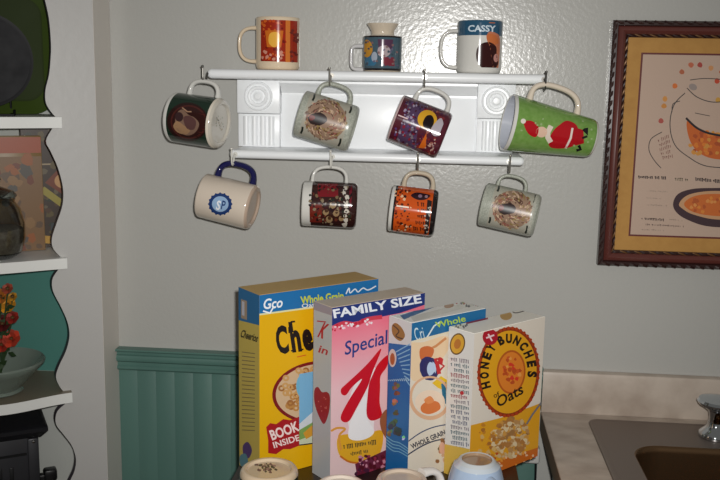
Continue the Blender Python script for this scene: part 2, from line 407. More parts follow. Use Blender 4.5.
# level 3: glass bowl with flowers
c = bw2(-2, 384, .045); o = placed('glass_bowl', Vector((c.x, c.y, .932)), 'grey-green footed glass bowl under the flowers on the teal-backed shelf', 'bowl')
GG = mat('smoky_glass', (176, 190, 178), .1, trans=.6, ior=1.45)
mb = MB(); mb.lathe([(0, .0015), (.045, .0015), (.048, .004), (.044, .009), (.050, .014), (.064, .030), (.080, .048), (.0915, .059), (.093, .064), (.090, .067), (.0865, .062), (.076, .050), (.060, .033), (.044, .017), (.03, .0125), (0, .0115)], GG, 64); mb.build('dish', o)
fl = empty('flower_arrangement', None, 'yellow, orange and dark red artificial flowers standing in the glass bowl', 'flowers', mtx=Matrix.Translation((c.x, c.y, .9475)))
STEM = mat('leaf_green', (44, 66, 34), .6)
for k, (px, py, col, r) in enumerate([(8, 305, (236, 160, 36), .019), (1, 297, (206, 120, 40), .017), (13, 318, (150, 36, 26), .014), (3, 324, (96, 18, 18), .019), (12, 339, (200, 64, 38), .020), (2, 345, (180, 48, 30), .018), (8, 289, (170, 74, 52), .012), (-6, 312, (214, 110, 30), .018), (-8, 335, (150, 30, 28), .019), (13, 297, (196, 140, 40), .010)]):
    q = bw2(px, py, .045+random.uniform(-.02, .012)) - Vector((c.x, c.y, .9475))
    m = mat('petal_%d' % k, col, .6); m3 = mat('petal_b%d' % k, tuple(int(v*.8) for v in col), .6); fm = MB()
    for ring_, (np_, ln, tilt) in enumerate(((7, 1.0, .25), (6, .75, .7), (5, .45, 1.1))):
        for j in range(np_):
            a = 2*PI*j/np_+ring_*.4
            P = []
            for (ss, wdt) in ((.12, .15), (.5, .38), (.85, .34), (1.0, .06)):
                for sg in (-1, 1):
                    P.append((ss, sg*wdt))
            vs = []
            for ss, wv in P:
                d = Vector((ss*math.cos(tilt*(.6+ss*.4)), wv, ss*math.sin(tilt)))*r*ln
                # flower faces the room and up: local z -> (0,-.8,.6)
                R = Matrix.Rotation(a, 3, 'Z'); d = R @ d; d = Matrix.Rotation(math.radians(58), 3, 'X') @ d
                vs.append(q+d)
            fm.add(vs, [(0, 1, 3, 2), (2, 3, 5, 4), (4, 5, 7, 6)], m if (j+ring_) % 2 else m3, True)
    b = q+Vector((0, -.002, .002)); fm.lathe([(0, -.004), (.004, -.002), (.004, .002), (0, .004)], mat('flower_eye', (90, 60, 20), .7), 8, c=b)
    f_ = fm.build('flower', fl)
    sm_ = MB(); sm_.tube([(random.uniform(-.014, .014), random.uniform(-.01, .01), .002), tuple(q*.5+Vector((0, 0, .01))), tuple(q)], .0016, STEM, 6)
    for j in range(3):
        t = random.uniform(.45, .95); bq = q*t; a = random.uniform(0, 2*PI); l = random.uniform(.016, .028); dd = Vector((math.cos(a), -.3, math.sin(a)*.6+.2)).normalized(); sd = dd.cross(Vector((0, 1, 0))).normalized()
        sm_.add([bq, bq+dd*l*.5+sd*l*.22, bq+dd*l, bq+dd*l*.5-sd*l*.22], [(0, 1, 2, 3)], STEM)
    sm_.build('stem', fl)

# level 4: dark slotted metal appliance
c = bw2(-10, 470, .12); DM = mat('dark_grey_metal', (64, 64, 68), .38, metal=.3, vary=(9, (52, 52, 56))); BK = mat('black_metal', (22, 22, 24), .35)
o = placed('slotted_appliance', Vector((c.x, c.y, .655)), 'dark grey metal appliance with flared lid and vertical slots on the lowest shelf', 'appliance')
tz = bw2(20, 424, .08).z-.655-.012
mb = MB(); mb.b2((-.16, -.055, .012), (.095, .085, tz-.012), DM, .006)
mb.b2((.072, -.062, .014), (.094, -.05, tz-.016), DM, .003)
for k in range(9): mb.b2((-.145+k*.0225, -.0575, .03), (-.137+k*.0225, -.0545, tz-.075), BK, .001)
mb.b2((-.16, -.0575, tz-.052), (.07, -.054, tz-.047), BK)
mb.build('body', o)
mb = MB(); P1 = [(-.165, -.06), (.10, -.06), (.10, .09), (-.165, .09)]; P2 = [(-.185, -.08), (.112, -.08), (.112, .105), (-.185, .105)]
vs = [(x, y, tz-.014) for x, y in P1]+[(x, y, tz+.004) for x, y in P2]+[(x, y, tz+.012) for x, y in P2]+[(x*.92, y*.9, tz+.017) for x, y in P2]
fs = [(i+4*l, (i+1) % 4+4*l, (i+1) % 4+4*l+4, i+4*l+4) for l in range(3) for i in range(4)]+[(0, 1, 2, 3), (12, 13, 14, 15)]
mb.add(vs, fs, mat('dark_lid_metal', (40, 40, 44), .3, metal=.3)); mb.build('lid', o)
mb = MB(); mb.b2((.094, -.03, tz-.128), (.115, -.012, tz-.114), BK, .003); mb.b2((.105, -.034, tz-.130), (.132, -.008, tz-.104), BK, .005); mb.build('lever', o)
mb = MB(); mb.lathe([(0, .003), (.003, .002), (.004, 0)], mat('glint_metal', (230, 230, 230), .1, metal=1), 16); ob = mb.build('glint_dot', o); ob.rotation_euler = (PI/2, 0, 0); ob.location = (.084, -.0622, tz-.022)  # bright metal dot standing in for a glint on the post
for sx in (-.145, .08):
    for sy in (-.045, .075): MB().b2((sx-.008, sy-.008, .0008), (sx+.008, sy+.008, .014), BK, .002).build('foot', o)

# ================================================================== WALL SHELF (mug rack)
SX0, SX1 = -.447, .187; SD = -.125
rack = empty('wall_shelf', (-.13, 0, 1.41), 'white wooden wall shelf with fluted ends, rosettes and two rows of cup hooks', 'shelf')
RO = Vector((-.13, 0, 1.41))
def rl(mb): mb.v = [(v[0]-RO.x, v[1]-RO.y, v[2]-RO.z) for v in mb.v]; return mb
def bull(xa, xb, yf, zt, th, m):
    """plank with a rounded front nose and rounded ends"""
    prof = [(-.001, zt), (yf+th*.5, zt)] + [(yf+th*.5-math.sin(a)*th*.5, zt-th*.5+math.cos(a)*th*.5) for a in (PI*k/10 for k in range(1, 10))] + [(yf+th*.5, zt-th), (-.001, zt-th)]
    mb = MB(); A = []
    e = th*.35
    for xx, sc_ in ((xa, .6), (xa+e*.4, .88), (xa+e, 1), (xb-e, 1), (xb-e*.4, .88), (xb, .6)):
        A.append([Vector((xx, min(-.001, yf+th*.5+(y-(yf+th*.5))*sc_ if y < yf+th*.5 else y), zt-th/2+(z-(zt-th/2))*sc_)) for y, z in prof])
    n = len(prof)
    for i in range(5): mb.add(A[i]+A[i+1], [(k, (k+1) % n, (k+1) % n+n, k+n) for k in range(n)], m, True)
    mb.add(A[0], [tuple(range(n))], m); mb.add(A[-1], [tuple(range(n))], m)
    return mb
rl(bull(SX0, SX1, SD, 1.5815, .0185, WHITE)).build('top_shelf', rack)
rl(bull(-.405, .152, SD, 1.4295, .0165, WHITE)).build('lower_rail', rack)
mb = MB(); mb.b2((-.409, -.018, 1.4295), (.137, -.0008, 1.563), WHITE, .001)
mb.b2((-.323, -.021, 1.4295), (.064, -.017, 1.536), WHITE, .0015)
rl(mb).build('back_panel', rack)
mb = MB(); prof = [(-.018, 1.5635), (-.052, 1.5635), (-.052, 1.5575), (-.047, 1.553), (-.038, 1.549), (-.033, 1.541), (-.027, 1.538), (-.027, 1.534), (-.018, 1.534)]
mb.prism(prof, lambda a, b: Vector((-.322, a, b)), (.386, 0, 0), WHITE); rl(mb).build('crown_moulding', rack)
for xa, xb in ((-.409, -.325), (.066, .137)):
    cx = (xa+xb)/2; wd = xb-xa
    mb = MB(); mb.b2((xa, -.032, 1.4297), (xb, -.017, 1.4955), WHITE, .001)
    k = 4; fw_ = (wd-.016)/k
    for i in range(k):
        xm = xa+.008+fw_*(i+.5); mb.tube([(xm, -.032, 1.4335), (xm, -.032, 1.491)], fw_*.36, WHITE, 12)
    pl_ = rl(mb).build('pilaster', rack)
    mb = MB(); mb.b2((xa-.001, -.038, 1.4965), (xb+.001, -.017, 1.5632), WHITE, .0015)
    n = 40; zc = 1.530
    prof = [(.0, .007), (.006, .0065), (.009, .003), (.013, .002), (.015, .006), (.019, .0065), (.021, .003), (.0245, .003), (.026, .005), (.028, .004), (.029, 0)]
    for i in range(len(prof)-1):
        vs = []
        for q in (i, i+1): vs += [Vector((cx+prof[q][0]*math.cos(2*PI*t/n), -.0378-prof[q][1], zc+prof[q][0]*math.sin(2*PI*t/n))) for t in range(n)]
        mb.add(vs, [(t, (t+1) % n, (t+1) % n+n, t+n) for t in range(n)], WHITE, True)
    rl(mb).build('rosette', rack)
HOOKM = mat('brushed_nickel', (176, 172, 164), .28, metal=.85); HOOKD = mat('dark_nickel', (90, 88, 84), .35, metal=.8); HOOKW = mat('white_hook', (214, 212, 204), .3)
def hook(P, z, direction, m):
    """cup hook: leaves the rail at P and rises in front"""
    prof = [(-.004, 0), (.006, 0), (.011, -.004), (.0135, -.011), (.0175, -.017), (.0230, -.0185), (.0280, -.016), (.0305, -.009), (.0305, .002), (.0305, .011), (.032, .013)]
    pts = catmull([(a, b) for a, b in prof], 3, closed=False); d = Vector(direction)
    mb = MB(); W_ = [Vector((P[0], P[1], z))+d*a+Vector((0, 0, b)) for a, b in pts]
    mb.tube(W_, .0017, m, 8); b_ = Vector((P[0], P[1], z))
    mb.tube([b_, b_+d*.0022], .0048, m, 12)
    tip = W_[-1]; mb.lathe([(0, -.0026), (.0022, -.0014), (.0026, 0), (.0022, .0014), (0, .0026)], m, 10, c=tip)
    return rl(mb).build('hook', rack)
TZ_, LZ = 1.5725, 1.421
HY = SD-.0228      # y of the hook's saddle
def hx(px, py): return atY(px, py, HY).x
xs = {}
for k, px in (('B', 330), ('C', 424.5), ('D', 545.5)):
    xs[k] = hx(px, 78); hook((xs[k] if k != 'D' else min(xs[k], SX1-.006), SD+.001, 0), TZ_, (0, -1, 0), HOOKM if k != 'D' else HOOKD)
for k, px in (('E', 232.5), ('F', 331), ('G', 418), ('H', 510)):
    xs[k] = hx(px, 160); hook((xs[k], SD+.001, 0), LZ, (0, -1, 0), HOOKW if k in 'EF' else HOOKM)
xs['A'] = hx(201.5, 78); hook((SX0+.002, -.116, 0), TZ_, Vector((xs['A']-SX0, HY+.116, 0)).normalized(), HOOKD)

# ================================================================== MUGS
def mug_body(mb, R0, R1, L, rings, inner, base_m, wall=.0035, lip=None, pw=1, foot=None):
    """local z: 0 base .. L rim; R0 base radius, R1 rim radius; rings = [(z fraction end, material)...] outer bands"""
    out = [(0, .004, base_m), (R0*.72, .004, base_m), (R0*.78, .0006, foot or base_m), (R0*.86, 0, foot or base_m), (R0*.93, .0012, foot or base_m), (R0*.985, .005, rings[0][1])]
    zz = .008; prof = [(r, z) for r, z, _ in out]; mats = [m for _, _, m in out[:-1]] + [rings[0][1]]
    def rad(z): return R0+(R1-R0)*max(0, z/L)**pw
    if pw != 1:
        q = rings[-1]; f0 = rings[-2][0] if len(rings) > 1 else .09; rings = rings[:-1]+[(f0+(1-f0)*k/14, q[1]) for k in range(1, 15)]
    prof.append((rad(.009), .009))
    for fr, m in rings:
        z1 = fr*(L-.0035) ; z1 = max(z1, .0095)
        prof.append((rad(z1), z1)); mats.append(m)
    m = lip or rings[-1][1]
    prof += [(rad(L)-.0003, L-.0014), (rad(L)-wall*.5, L), (rad(L)-wall+.0002, L-.0014)]; mats += [m, m, m]
    prof += [(rad(L*.6)-wall, L*.6), (rad(.012)-wall-.001, .014), (rad(.0)-wall-.008, .0075), (0, .007)]; mats += [inner]*4
    mb.lathe(prof, mats, 96); return rad
def mug_handle(R, zc, span, H, r, m, parent, square=False, rad=None, Rf=None):
    ra = Rf or (lambda z: R)
    z0, z1 = zc-span/2, zc+span/2
    pts = []
    N = 22
    for k in range(N+1):
        a = PI*k/N; e = .62 if not square else .35
        cx_ = abs(math.sin(a))**e*H; cz = zc-math.copysign(abs(math.cos(a))**(.8 if not square else .45), math.cos(a))*span/2
        base = ra(cz)-.0015
        pts.append((base+cx_, 0, cz))
    mb = MB(); rr = [r*(1.25 if k in (0, N) else 1.08 if k in (1, N-1) else 1) for k in range(N+1)]
    mb.tube(pts, rr, m, 14, flat=1.35, flatdir=(1, 0, 0)); return mb.build('handle', parent)
class Mug:
    """a mug whose photo centre, axis angle and tilt are given; the body is placed in the world once, from them"""
    def __init__(s, name, label, cat, cx, cy, Lpx, Dl, Dr, ang, tilt, Y, group=None, stand=False):
        P = atY(cx, cy, Y); dep = (P-CAM).dot(fw); s.k = dep/FPX     # metres per photo px there
        v = (P-CAM).normalized(); R_ = (rt - v*rt.dot(v)).normalized(); U_ = R_.cross(v).normalized(); T = -v
        an = math.radians(ang); tl = math.radians(tilt)
        b2 = R_*math.cos(an)-U_*math.sin(an); h2 = R_*math.sin(an)+U_*math.cos(an)
        if stand: h2 = -h2
        b = b2*math.cos(tl)+T*math.sin(tl)
        if stand: b = Vector((0, 0, -1)); h2 = Vector((-1, 0, 0))
        h = h2; z = -b; h = (h-z*h.dot(z)).normalized(); y = z.cross(h)
        s.facing = 1 if y.dot(T) > 0 else -1
        s.L = Lpx*s.k/math.cos(tl); s.R1 = Dl*s.k/2; s.R0 = Dr*s.k/2
        s.cx, s.cy, s.ang, s.tl, s.stand = cx, cy, an, tl, stand
        loc = P+b*s.L/2
        if stand: loc = Vector((P.x, Y, stand))
        m = Matrix.Identity(4)
        for i in range(3): m[i][0] = h[i]; m[i][1] = y[i]; m[i][2] = z[i]; m[i][3] = loc[i]
        s.o = empty(name, None, label, cat, group, mtx=m); s.mb = MB(); s.mtx = m
    def body(s, rings, inner, base_m, **kw):
        s.rad = mug_body(s.mb, s.R0, s.R1, s.L, rings, inner, base_m, **kw)
    def to2(s, x, y):
        dx, dy = x-s.cx, y-s.cy
        if s.stand: return (dy*s.k, -dx*s.k)                      # along base dir (down), towards handle (left)
        c, q = math.cos(s.ang), math.sin(s.ang)
        return ((dx*c+dy*q)*s.k, (dx*q-dy*c)*s.k)
    def printer(s, rough=.14):
        def mp(a, b, lay):
            e = .0001+.000005*lay
            z = s.L/2-a
            for _ in range(3):
                r = s.rad(max(0, min(s.L, z))); t = max(-.985, min(.985, b/r)); cp = math.sqrt(1-t*t)
                z = s.L/2-(a+r*cp*math.sin(s.tl))/math.cos(s.tl)
            z = max(.0105, min(s.L-.004, z)); r = s.rad(z)+e
            return Vector((t*r, s.facing*cp*r, z))
        p = Print(s.mb, mp, to2=s.to2, step=.0022); p.rough = rough
        return p
    def base_printer(s):
        p = Print(s.mb, lambda x, y, l: Vector((x, y, .0039-.000005*l)))
        p.rough = .3; return p
    def done(s, zoff, span, H, r, m, square=False):
        s.mb.build('body', s.o)
        mug_handle(None, s.L/2-zoff*s.k, span*s.k, H*s.k, r, m, s.o, square, Rf=s.rad)

WG = glaze((214, 212, 206)); CG = glaze(CREAM); IN = mat('mug_inside', (200, 196, 188), .15)
HYM = HY
g1 = 'mugs hanging from the upper row of hooks'; g2 = 'mugs hanging from the lower row of hooks'; g3 = 'cups standing on top of the wall shelf'; g4 = 'upside-down mugs on the table'

# A: green and white mug with brown round emblem
A_ = Mug('mug', 'dark green mug with brown round emblem hanging at the upper far left', 'mug', 198, 120.5, 46.5, 50, 50, 8.3, 27, HYM, g1)
DG = glaze((24, 46, 34))
A_.body([(.03, CG), (.955, DG), (1, WG)], IN, glaze((200, 194, 182)))
p = A_.printer()
p.poly(ell(188, 122, 20, 19), (44, 22, 20)); p.poly(ell(189, 122, 17.5, 16.5), (76, 34, 30)); p.poly(ell(189, 122, 16, 15), (50, 24, 22))
p.poly(catmull([(176, 120), (179, 112), (184, 110), (189, 115), (195, 118), (199, 124), (195, 132), (187, 135), (178, 130)]), (128, 100, 84))
p.poly(catmull([(174, 126), (178, 121), (184, 125), (190, 130), (186, 134), (178, 132)]), (160, 124, 92))
p.poly(catmull([(184, 118), (190, 116), (196, 121), (194, 129), (187, 128)]), (92, 62, 60)); p.poly(ell(180, 117, 4, 4.6), (58, 38, 40))
p.line([(183, 108), (188, 112), (192, 112)], 1.2, (168, 130, 104))
q = A_.base_printer()
for k in range(26): q.poly(blob(random.uniform(-.013, .013), random.uniform(-.018, .018), .0016), random.choice([(120, 130, 104), (96, 92, 80), (150, 136, 110)]), layer=1+k*.05)
A_.done(3, 31, 15, .0042, WG)

# B and H: speckled grey stoneware mugs with a printed wreath
def wreath(M_, cx, cy, rx, ry, rot, hx_, hy_, dark, bars):
    p = M_.printer(.3); c, s_ = math.cos(rot), math.sin(rot)
    def T(u, v): return (cx+u*c-v*s_, cy+u*s_+v*c)
    p.poly([T(-rx-2, -ry-3), T(rx+1, -ry-3), T(rx+1, ry+2), T(-rx-2, ry+2)], (172, 168, 154))
    for (u, v, l_) in bars: p.line([T(u, v), T(u+.6, v+l_*.5), T(u, v+l_)], 2.0, (30, 36, 30))
    p.poly([T(rx*math.cos(a), ry*math.sin(a)) for a in (2*PI*k/30 for k in range(30))], (152, 124, 104))
    for k in range(210):
        a = random.uniform(0, 2*PI); q = math.sqrt(random.uniform(.1, 1.12)); u, v = rx*q*math.cos(a), ry*q*math.sin(a)
        t = a+PI/2+random.uniform(-.6, .6); l_ = random.uniform(1.8, 4.0)
        a0 = T(u, v); a1 = T(u+l_*math.cos(t)*.5, v+l_*math.sin(t)*.5); a2 = T(u+l_*math.cos(t+.5), v+l_*math.sin(t+.5))
        p.line([a0, a1, a2], random.uniform(.6, 1.3), random.choice([(206, 176, 150), (84, 54, 46), (150, 90, 78), (190, 166, 134), (110, 84, 66), (146, 122, 70)]), layer=1.2+k*.012)
    p.poly(blob(hx_, hy_, dark, 12, .12, dark*.62), (38, 16, 14), layer=4); p.poly(blob(hx_+1, hy_+.5, dark*.55, 9, .2, dark*.35), (14, 8, 10), layer=4.4)
    p.poly(blob(hx_-dark*.6, hy_-1, dark*.3, 7, .2), (110, 30, 28), layer=4.4)
STONE = mat('speckled_stoneware', (180, 182, 170), .28, vary=(420, (146, 150, 138))); STW = mat('pale_stoneware', (190, 188, 176), .25, vary=(420, (160, 160, 148)))
B_ = Mug('mug', 'speckled grey mug with pinkish floral wreath hanging upper second from left', 'mug', 327, 121.5, 56, 47, 47, 17, 5, HYM, g1)
B_.body([(.5, STONE), (1, STONE)], STW, STONE, lip=STONE)
wreath(B_, 326, 120, 20, 19.5, math.radians(17), 318, 119, 9.5, [(-18, -21, 7), (-20, 13, 7), (20, -20, 7), (19, 13, 8)])
B_.done(0, 33, 14.5, .0046, STONE)
H_ = Mug('mug', 'speckled grey mug with tan floral wreath hanging at the lower far right', 'mug', 510, 210, 55, 44, 43, 13, 4, HYM, g2)
H_.body([(.5, STW), (1, STONE)], STW, STONE, lip=STONE)
wreath(H_, 512, 209.5, 19, 18.5, math.radians(13), 507, 209, 9, [(-18, -20, 6), (-19, 12, 6), (19, -19, 8), (18, 12, 8)])
H_.done(-3.5, 28, 12.5, .0034, STONE)

# C: purple mug, moon with a cat
C_ = Mug('mug', 'purple and maroon patterned mug with yellow moon hanging in the upper middle', 'mug', 420, 127, 53, 48, 48, 21, 1.5, HYM, g1)
PU = glaze((84, 30, 44)); WR = glaze((196, 170, 170))
C_.body([(.02, PU), (.985, PU), (1, PU)], IN, PU, lip=WR)
p = C_.printer()
def Ct(u, v, M_=C_): c, s_ = math.cos(M_.ang), math.sin(M_.ang); return (M_.cx+u*c-v*s_, M_.cy+u*s_+v*c)
p.poly([Ct(-19, -21), Ct(0, -22), Ct(-2, 0), Ct(4, 22), Ct(-17, 20)], (80, 58, 88), layer=.5)
for k in range(230):
    u, v = random.uniform(-22, 23), random.uniform(-21, 21)
    p.poly([Ct(x, y) for x, y in blob(u, v, random.uniform(.6, 1.6))], random.choice([(160, 146, 170), (92, 60, 110), (130, 32, 52), (70, 26, 42), (120, 110, 120), (60, 40, 70)]) if u < 4 else random.choice([(120, 40, 44), (84, 28, 40), (150, 90, 80), (70, 30, 60)]), layer=1+k*.01)
p.poly([Ct(x, y) for x, y in ell(4, -9, 9.5, 9)], (214, 160, 40), layer=3); p.poly([Ct(x, y) for x, y in catmull([(2, -12), (7, -14), (11, -9), (10, -2), (4, -1), (1, -5)])], (26, 16, 18), layer=3.3)
p.poly([Ct(x, y) for x, y in catmull([(16, -15), (21, -9), (22, -1), (16, 3), (11, -1), (12, -8)])], (178, 168, 176), layer=3.2)
p.poly([Ct(x, y) for x, y in [(8, 3), (13, 17), (6, 19)]], (206, 100, 30), layer=3.2)
for k in range(16): p.poly([Ct(x, y) for x, y in blob(random.uniform(12, 21), random.uniform(6, 18), .9)], (186, 150, 140), layer=3.3)
p.line([Ct(-24, -3), Ct(-14, -3)], 1.1, (230, 200, 200), layer=3.3)
C_.done(2.4, 34, 16, .0042, WG)

# D: tall green tapered mug with a winter figure in red
D_ = Mug('mug', 'tall tapered green mug with a red-coated winter figure hanging beside the picture', 'mug', 550, 130.5, 86, 57, 38, 11, -15, HYM, g1)
GR = mat('speckled_green_glaze', (122, 158, 82), .12, vary=(120, (106, 146, 66)), coat=.3)
D_.body([(.02, GR), (.982, GR), (1, WG)], mat('pale_blue_inside', (186, 190, 200), .2), WG, lip=WG)
p = D_.printer()
RD = (176, 22, 32)
p.poly(catmull([(559, 125), (566, 121), (575, 125), (577, 134), (573, 145), (563, 148), (551, 147), (549, 140), (553, 131)]), RD, layer=1)
p.poly([(572, 127), (582, 130), (583, 143), (572, 146)], (166, 20, 30), layer=1)
p.line([(571.5, 128), (570, 138), (565.5, 148)], 2.0, (226, 214, 204), layer=1.6)
p.line([(551, 126), (548, 132), (548, 137), (551, 142)], 5.0, (222, 208, 192), layer=1.4)
p.poly(ell(542, 132, 5.4, 5.2), (222, 186, 162), layer=1.5)
p.poly(catmull([(525, 123), (531, 121), (538, 125), (539, 132), (536, 137), (529, 133)]), RD, layer=1.6)
p.poly(ell(524.5, 121.5, 2.4, 2.4), (226, 216, 206), layer=1.9)
p.line([(582, 129), (586, 134), (585, 128)], 3.2, (24, 22, 24), layer=1.5); p.line([(578, 145), (580, 149), (576, 150)], 3.0, (24, 22, 24), layer=1.5); p.line([(581, 138), (586, 136)], 2.2, (24, 22, 24), layer=1.5)
for k in range(14): p.poly(blob(random.uniform(515, 592), random.uniform(105, 150), 1.0), (150, 172, 120), layer=.6)
D_.done(-2, 50, 20, .0052, glaze((222, 208, 190)))

# E: cream mug, navy handle, round blue seal
E_ = Mug('mug', 'cream mug with navy blue handle and round blue seal hanging lower left', 'mug', 228.5, 201.5, 52, 45, 45.5, 14, 17, HYM, g2)
CE = glaze((214, 200, 184)); NV = glaze((26, 26, 76))
E_.body([(.5, CE), (1, CE)], IN, glaze((190, 168, 150)))
p = E_.printer(); sx, sy = 220.5, 204
p.ring(ell(sx, sy, 11, 10.5, n=40), ell(sx, sy, 8, 7.6, n=40), (36, 60, 112), layer=1)
p.many([ell(sx+10.8*math.cos(a), sy+10.3*math.sin(a), 1.1, 1.1, n=8) for a in (2*PI*k/16 for k in range(16))], (36, 60, 112), layer=1.3)
p.poly(ell(sx, sy, 8, 7.6), (150, 180, 214), layer=.8)
p.text('S', (sx-4.5, sy+5), (sx-.6, sy+5.8), 9, (236, 238, 244), .03, layer=1.6); p.text('P', (sx+.4, sy+4.6), (sx+4, sy+5.4), 8.4, (44, 70, 120), .02, layer=1.6)
E_.done(1.5, 37, 16.5, .0058, NV)

# F: dark collage mug
F_ = Mug('mug', 'dark red and black collage-print mug with white edge hanging lower second from left', 'mug', 330, 204.5, 54, 45, 45.5, 3, 2, HYM, g2)
BR = glaze((52, 26, 24))
F_.body([(.02, BR), (.86, BR), (1, WG)], IN, BR, lip=WG)
p = F_.printer()
p.poly([(318, 184), (338, 184), (338, 197), (318, 197)], (120, 26, 34), layer=.5); p.poly([(310, 204), (322, 204), (322, 222), (310, 222)], (110, 34, 26), layer=.5); p.poly([(349, 186), (354, 186), (354, 208), (349, 208)], (110, 26, 40), layer=.5)
for k in range(120):
    u, v = random.uniform(310, 352), random.uniform(186, 224)
    p.poly(blob(u, v, random.uniform(.7, 1.9)), random.choice([(24, 18, 20), (40, 22, 22), (120, 100, 74), (96, 46, 34), (34, 44, 34), (136, 120, 96), (60, 20, 26)]), layer=1+k*.01)
for u, v, r in ((333, 205, 3.4), (326, 212, 3), (336, 213, 3.2), (329, 219, 3.2), (341, 218, 2.6)): p.poly(blob(u, v, r, 9, .15), (150, 124, 90), layer=2.5); p.poly(blob(u+.5, v-1.5, r*.6, 7, .2), (70, 44, 30), layer=2.8)
for k in range(9): p.poly(blob(345+random.uniform(-1.5, 1.5), 189+k*4.4, 2.3, 6, .5), (206, 198, 186))
for k in range(16): p.poly(blob(345+random.uniform(-3, 3), random.uniform(187, 226), .9), (40, 26, 28))
F_.done(-1.5, 34, 15.5, .0036, WG)

# G: orange mug, black lettering
G_ = Mug('mug', 'orange mug with black print hanging in the lower middle', 'mug', 413.5, 210.5, 46, 46.5, 47, 7, 1.5, HYM, g2)
OR = glaze((206, 84, 26)); BKG = glaze((30, 24, 24))
G_.body([(.05, BKG), (.92, OR), (.965, BKG), (1, WG)], IN, BKG, lip=WG)
p = G_.printer()
for k in range(70): p.poly(blob(random.uniform(395, 411), random.uniform(188, 232), random.uniform(.6, 1.5)), random.choice([(60, 28, 20), (140, 44, 20), (230, 190, 150), (90, 36, 20)]), layer=1)
p.poly(catmull([(411, 196), (416, 193), (424, 194), (430, 196), (425, 200), (417, 200)]), (46, 26, 34), layer=1.5); p.poly(ell(420, 196.5, 2, 1.6), (140, 110, 130), layer=1.8); p.poly(ell(426, 197, 1.6, 1.4), (150, 120, 130), layer=1.8)
for (y_, a, b) in ((204, 415, 424), (210, 417, 426), (216, 417, 427), (222, 415, 426), (228, 413, 426)):
    p.scribble((a, y_), (b, y_+1), 4, (50, 26, 20), .9)
p.poly([(427, 200), (435, 202), (433, 232), (424, 234)], (40, 32, 32), layer=1.5)
for k in range(24): p.poly(blob(random.uniform(424, 433), random.uniform(206, 232), .9), (190, 180, 166), layer=2)
p.line([(397, 206), (409, 207.5)], 1.4, (250, 236, 220), layer=2.2)
G_.done(2, 29, 15.5, .0044, glaze((196, 182, 160)))

# cups standing on the shelf
TOPZ = 1.5818
O_ = Mug('mug', 'cream mug with orange and red square print standing left on top of the shelf', 'mug', 278, 43, 51, 44, 44, 90, 0, -.068, g3, stand=TOPZ)
CO = glaze((224, 204, 176))
O_.body([(.5, CO), (1, CO)], IN, CO)
p = O_.printer()
p.poly([(264, 21), (300, 21), (299, 61), (264, 60.5)], (158, 44, 22), layer=.5)
p.poly([(289, 21), (293, 21), (293, 61), (289, 61)], (214, 120, 50), layer=.8)
for k in range(60): p.poly(blob(random.uniform(265, 288), random.uniform(22, 59), random.uniform(.8, 1.8)), random.choice([(120, 28, 20), (196, 70, 26), (170, 40, 22), (206, 96, 36)]), layer=1)
p.poly([(269, 31), (287, 31), (285, 47), (271, 47)], (206, 108, 32), layer=1.4); p.poly(catmull([(274, 34), (282, 33), (284, 40), (279, 47), (273, 43)]), (238, 178, 70), layer=1.7)
for k in range(14): p.poly(blob(random.uniform(266, 288), random.uniform(51, 59), 1.5), (206, 140, 120), layer=1.8)
for k in range(16): p.poly(blob(random.uniform(293, 299), random.uniform(24, 60), 1.3), (110, 36, 30), layer=1.8)
O_.done(1, 33, 18, .0036, CO)

T_ = Mug('teacup_jar', 'blue-grey printed cup with flared cream collar in the middle of the shelf top', 'cup', 382.5, 45, 46, 38, 38, 90, 0, -.070, g3, stand=TOPZ)
TG = glaze((70, 92, 104)); k_ = T_.k; R_ = 19.5*k_
T_.rad = lambda z: R_
CT = glaze((206, 192, 172))
T_.mb.lathe([(0, .003), (R_*.8, .003), (R_*.9, 0), (R_*.98, .002), (R_, .006), (R_, 33*k_), (R_*.985, 34.5*k_), (R_*.62, 35.5*k_), (R_*.58, 37.5*k_), (R_*.60, 40*k_), (R_*.80, 46*k_), (R_*.82, 47*k_), (R_*.78, 47*k_), (R_*.55, 40*k_), (R_*.53, 37*k_), (R_*.9, 32*k_), (R_*.92, .006), (0, .005)],
            [CT, CT, CT, BKG, TG, BKG, CT, CT, CT, CT, CT, CT, CT, CT, IN, IN, IN], 80)
p = T_.printer(); bz = lambda y_: y_
p.poly(catmull([(366, 38), (372, 40), (374, 48), (370, 54), (365, 52)]), (196, 140, 50), layer=.6); p.poly(catmull([(366, 56), (374, 54), (378, 60), (370, 65)]), (60, 110, 140), layer=.6)
p.poly([(379, 37), (394, 37), (393, 46), (380, 45)], (84, 54, 78), layer=.6); p.poly(catmull([(380, 45), (388, 43), (392, 49), (387, 54), (380, 52)]), (176, 160, 164), layer=.9)
p.poly([(384, 54), (395, 54), (396, 63), (383, 63)], (120, 46, 60), layer=.7); p.poly(ell(376, 54, 3, 5), (160, 170, 184), layer=.8)
for k in range(30): p.poly(blob(random.uniform(366, 399), random.uniform(38, 65), 1.2), random.choice([(100, 96, 120), (70, 84, 96), (130, 100, 100), (60, 76, 90)]), layer=1.2)
T_.mb.build('body', T_.o)
mug_handle(None, 13.5*k_, 23*k_, 12.5*k_, .0036, glaze((206, 204, 204)), T_.o, True, Rf=T_.rad)

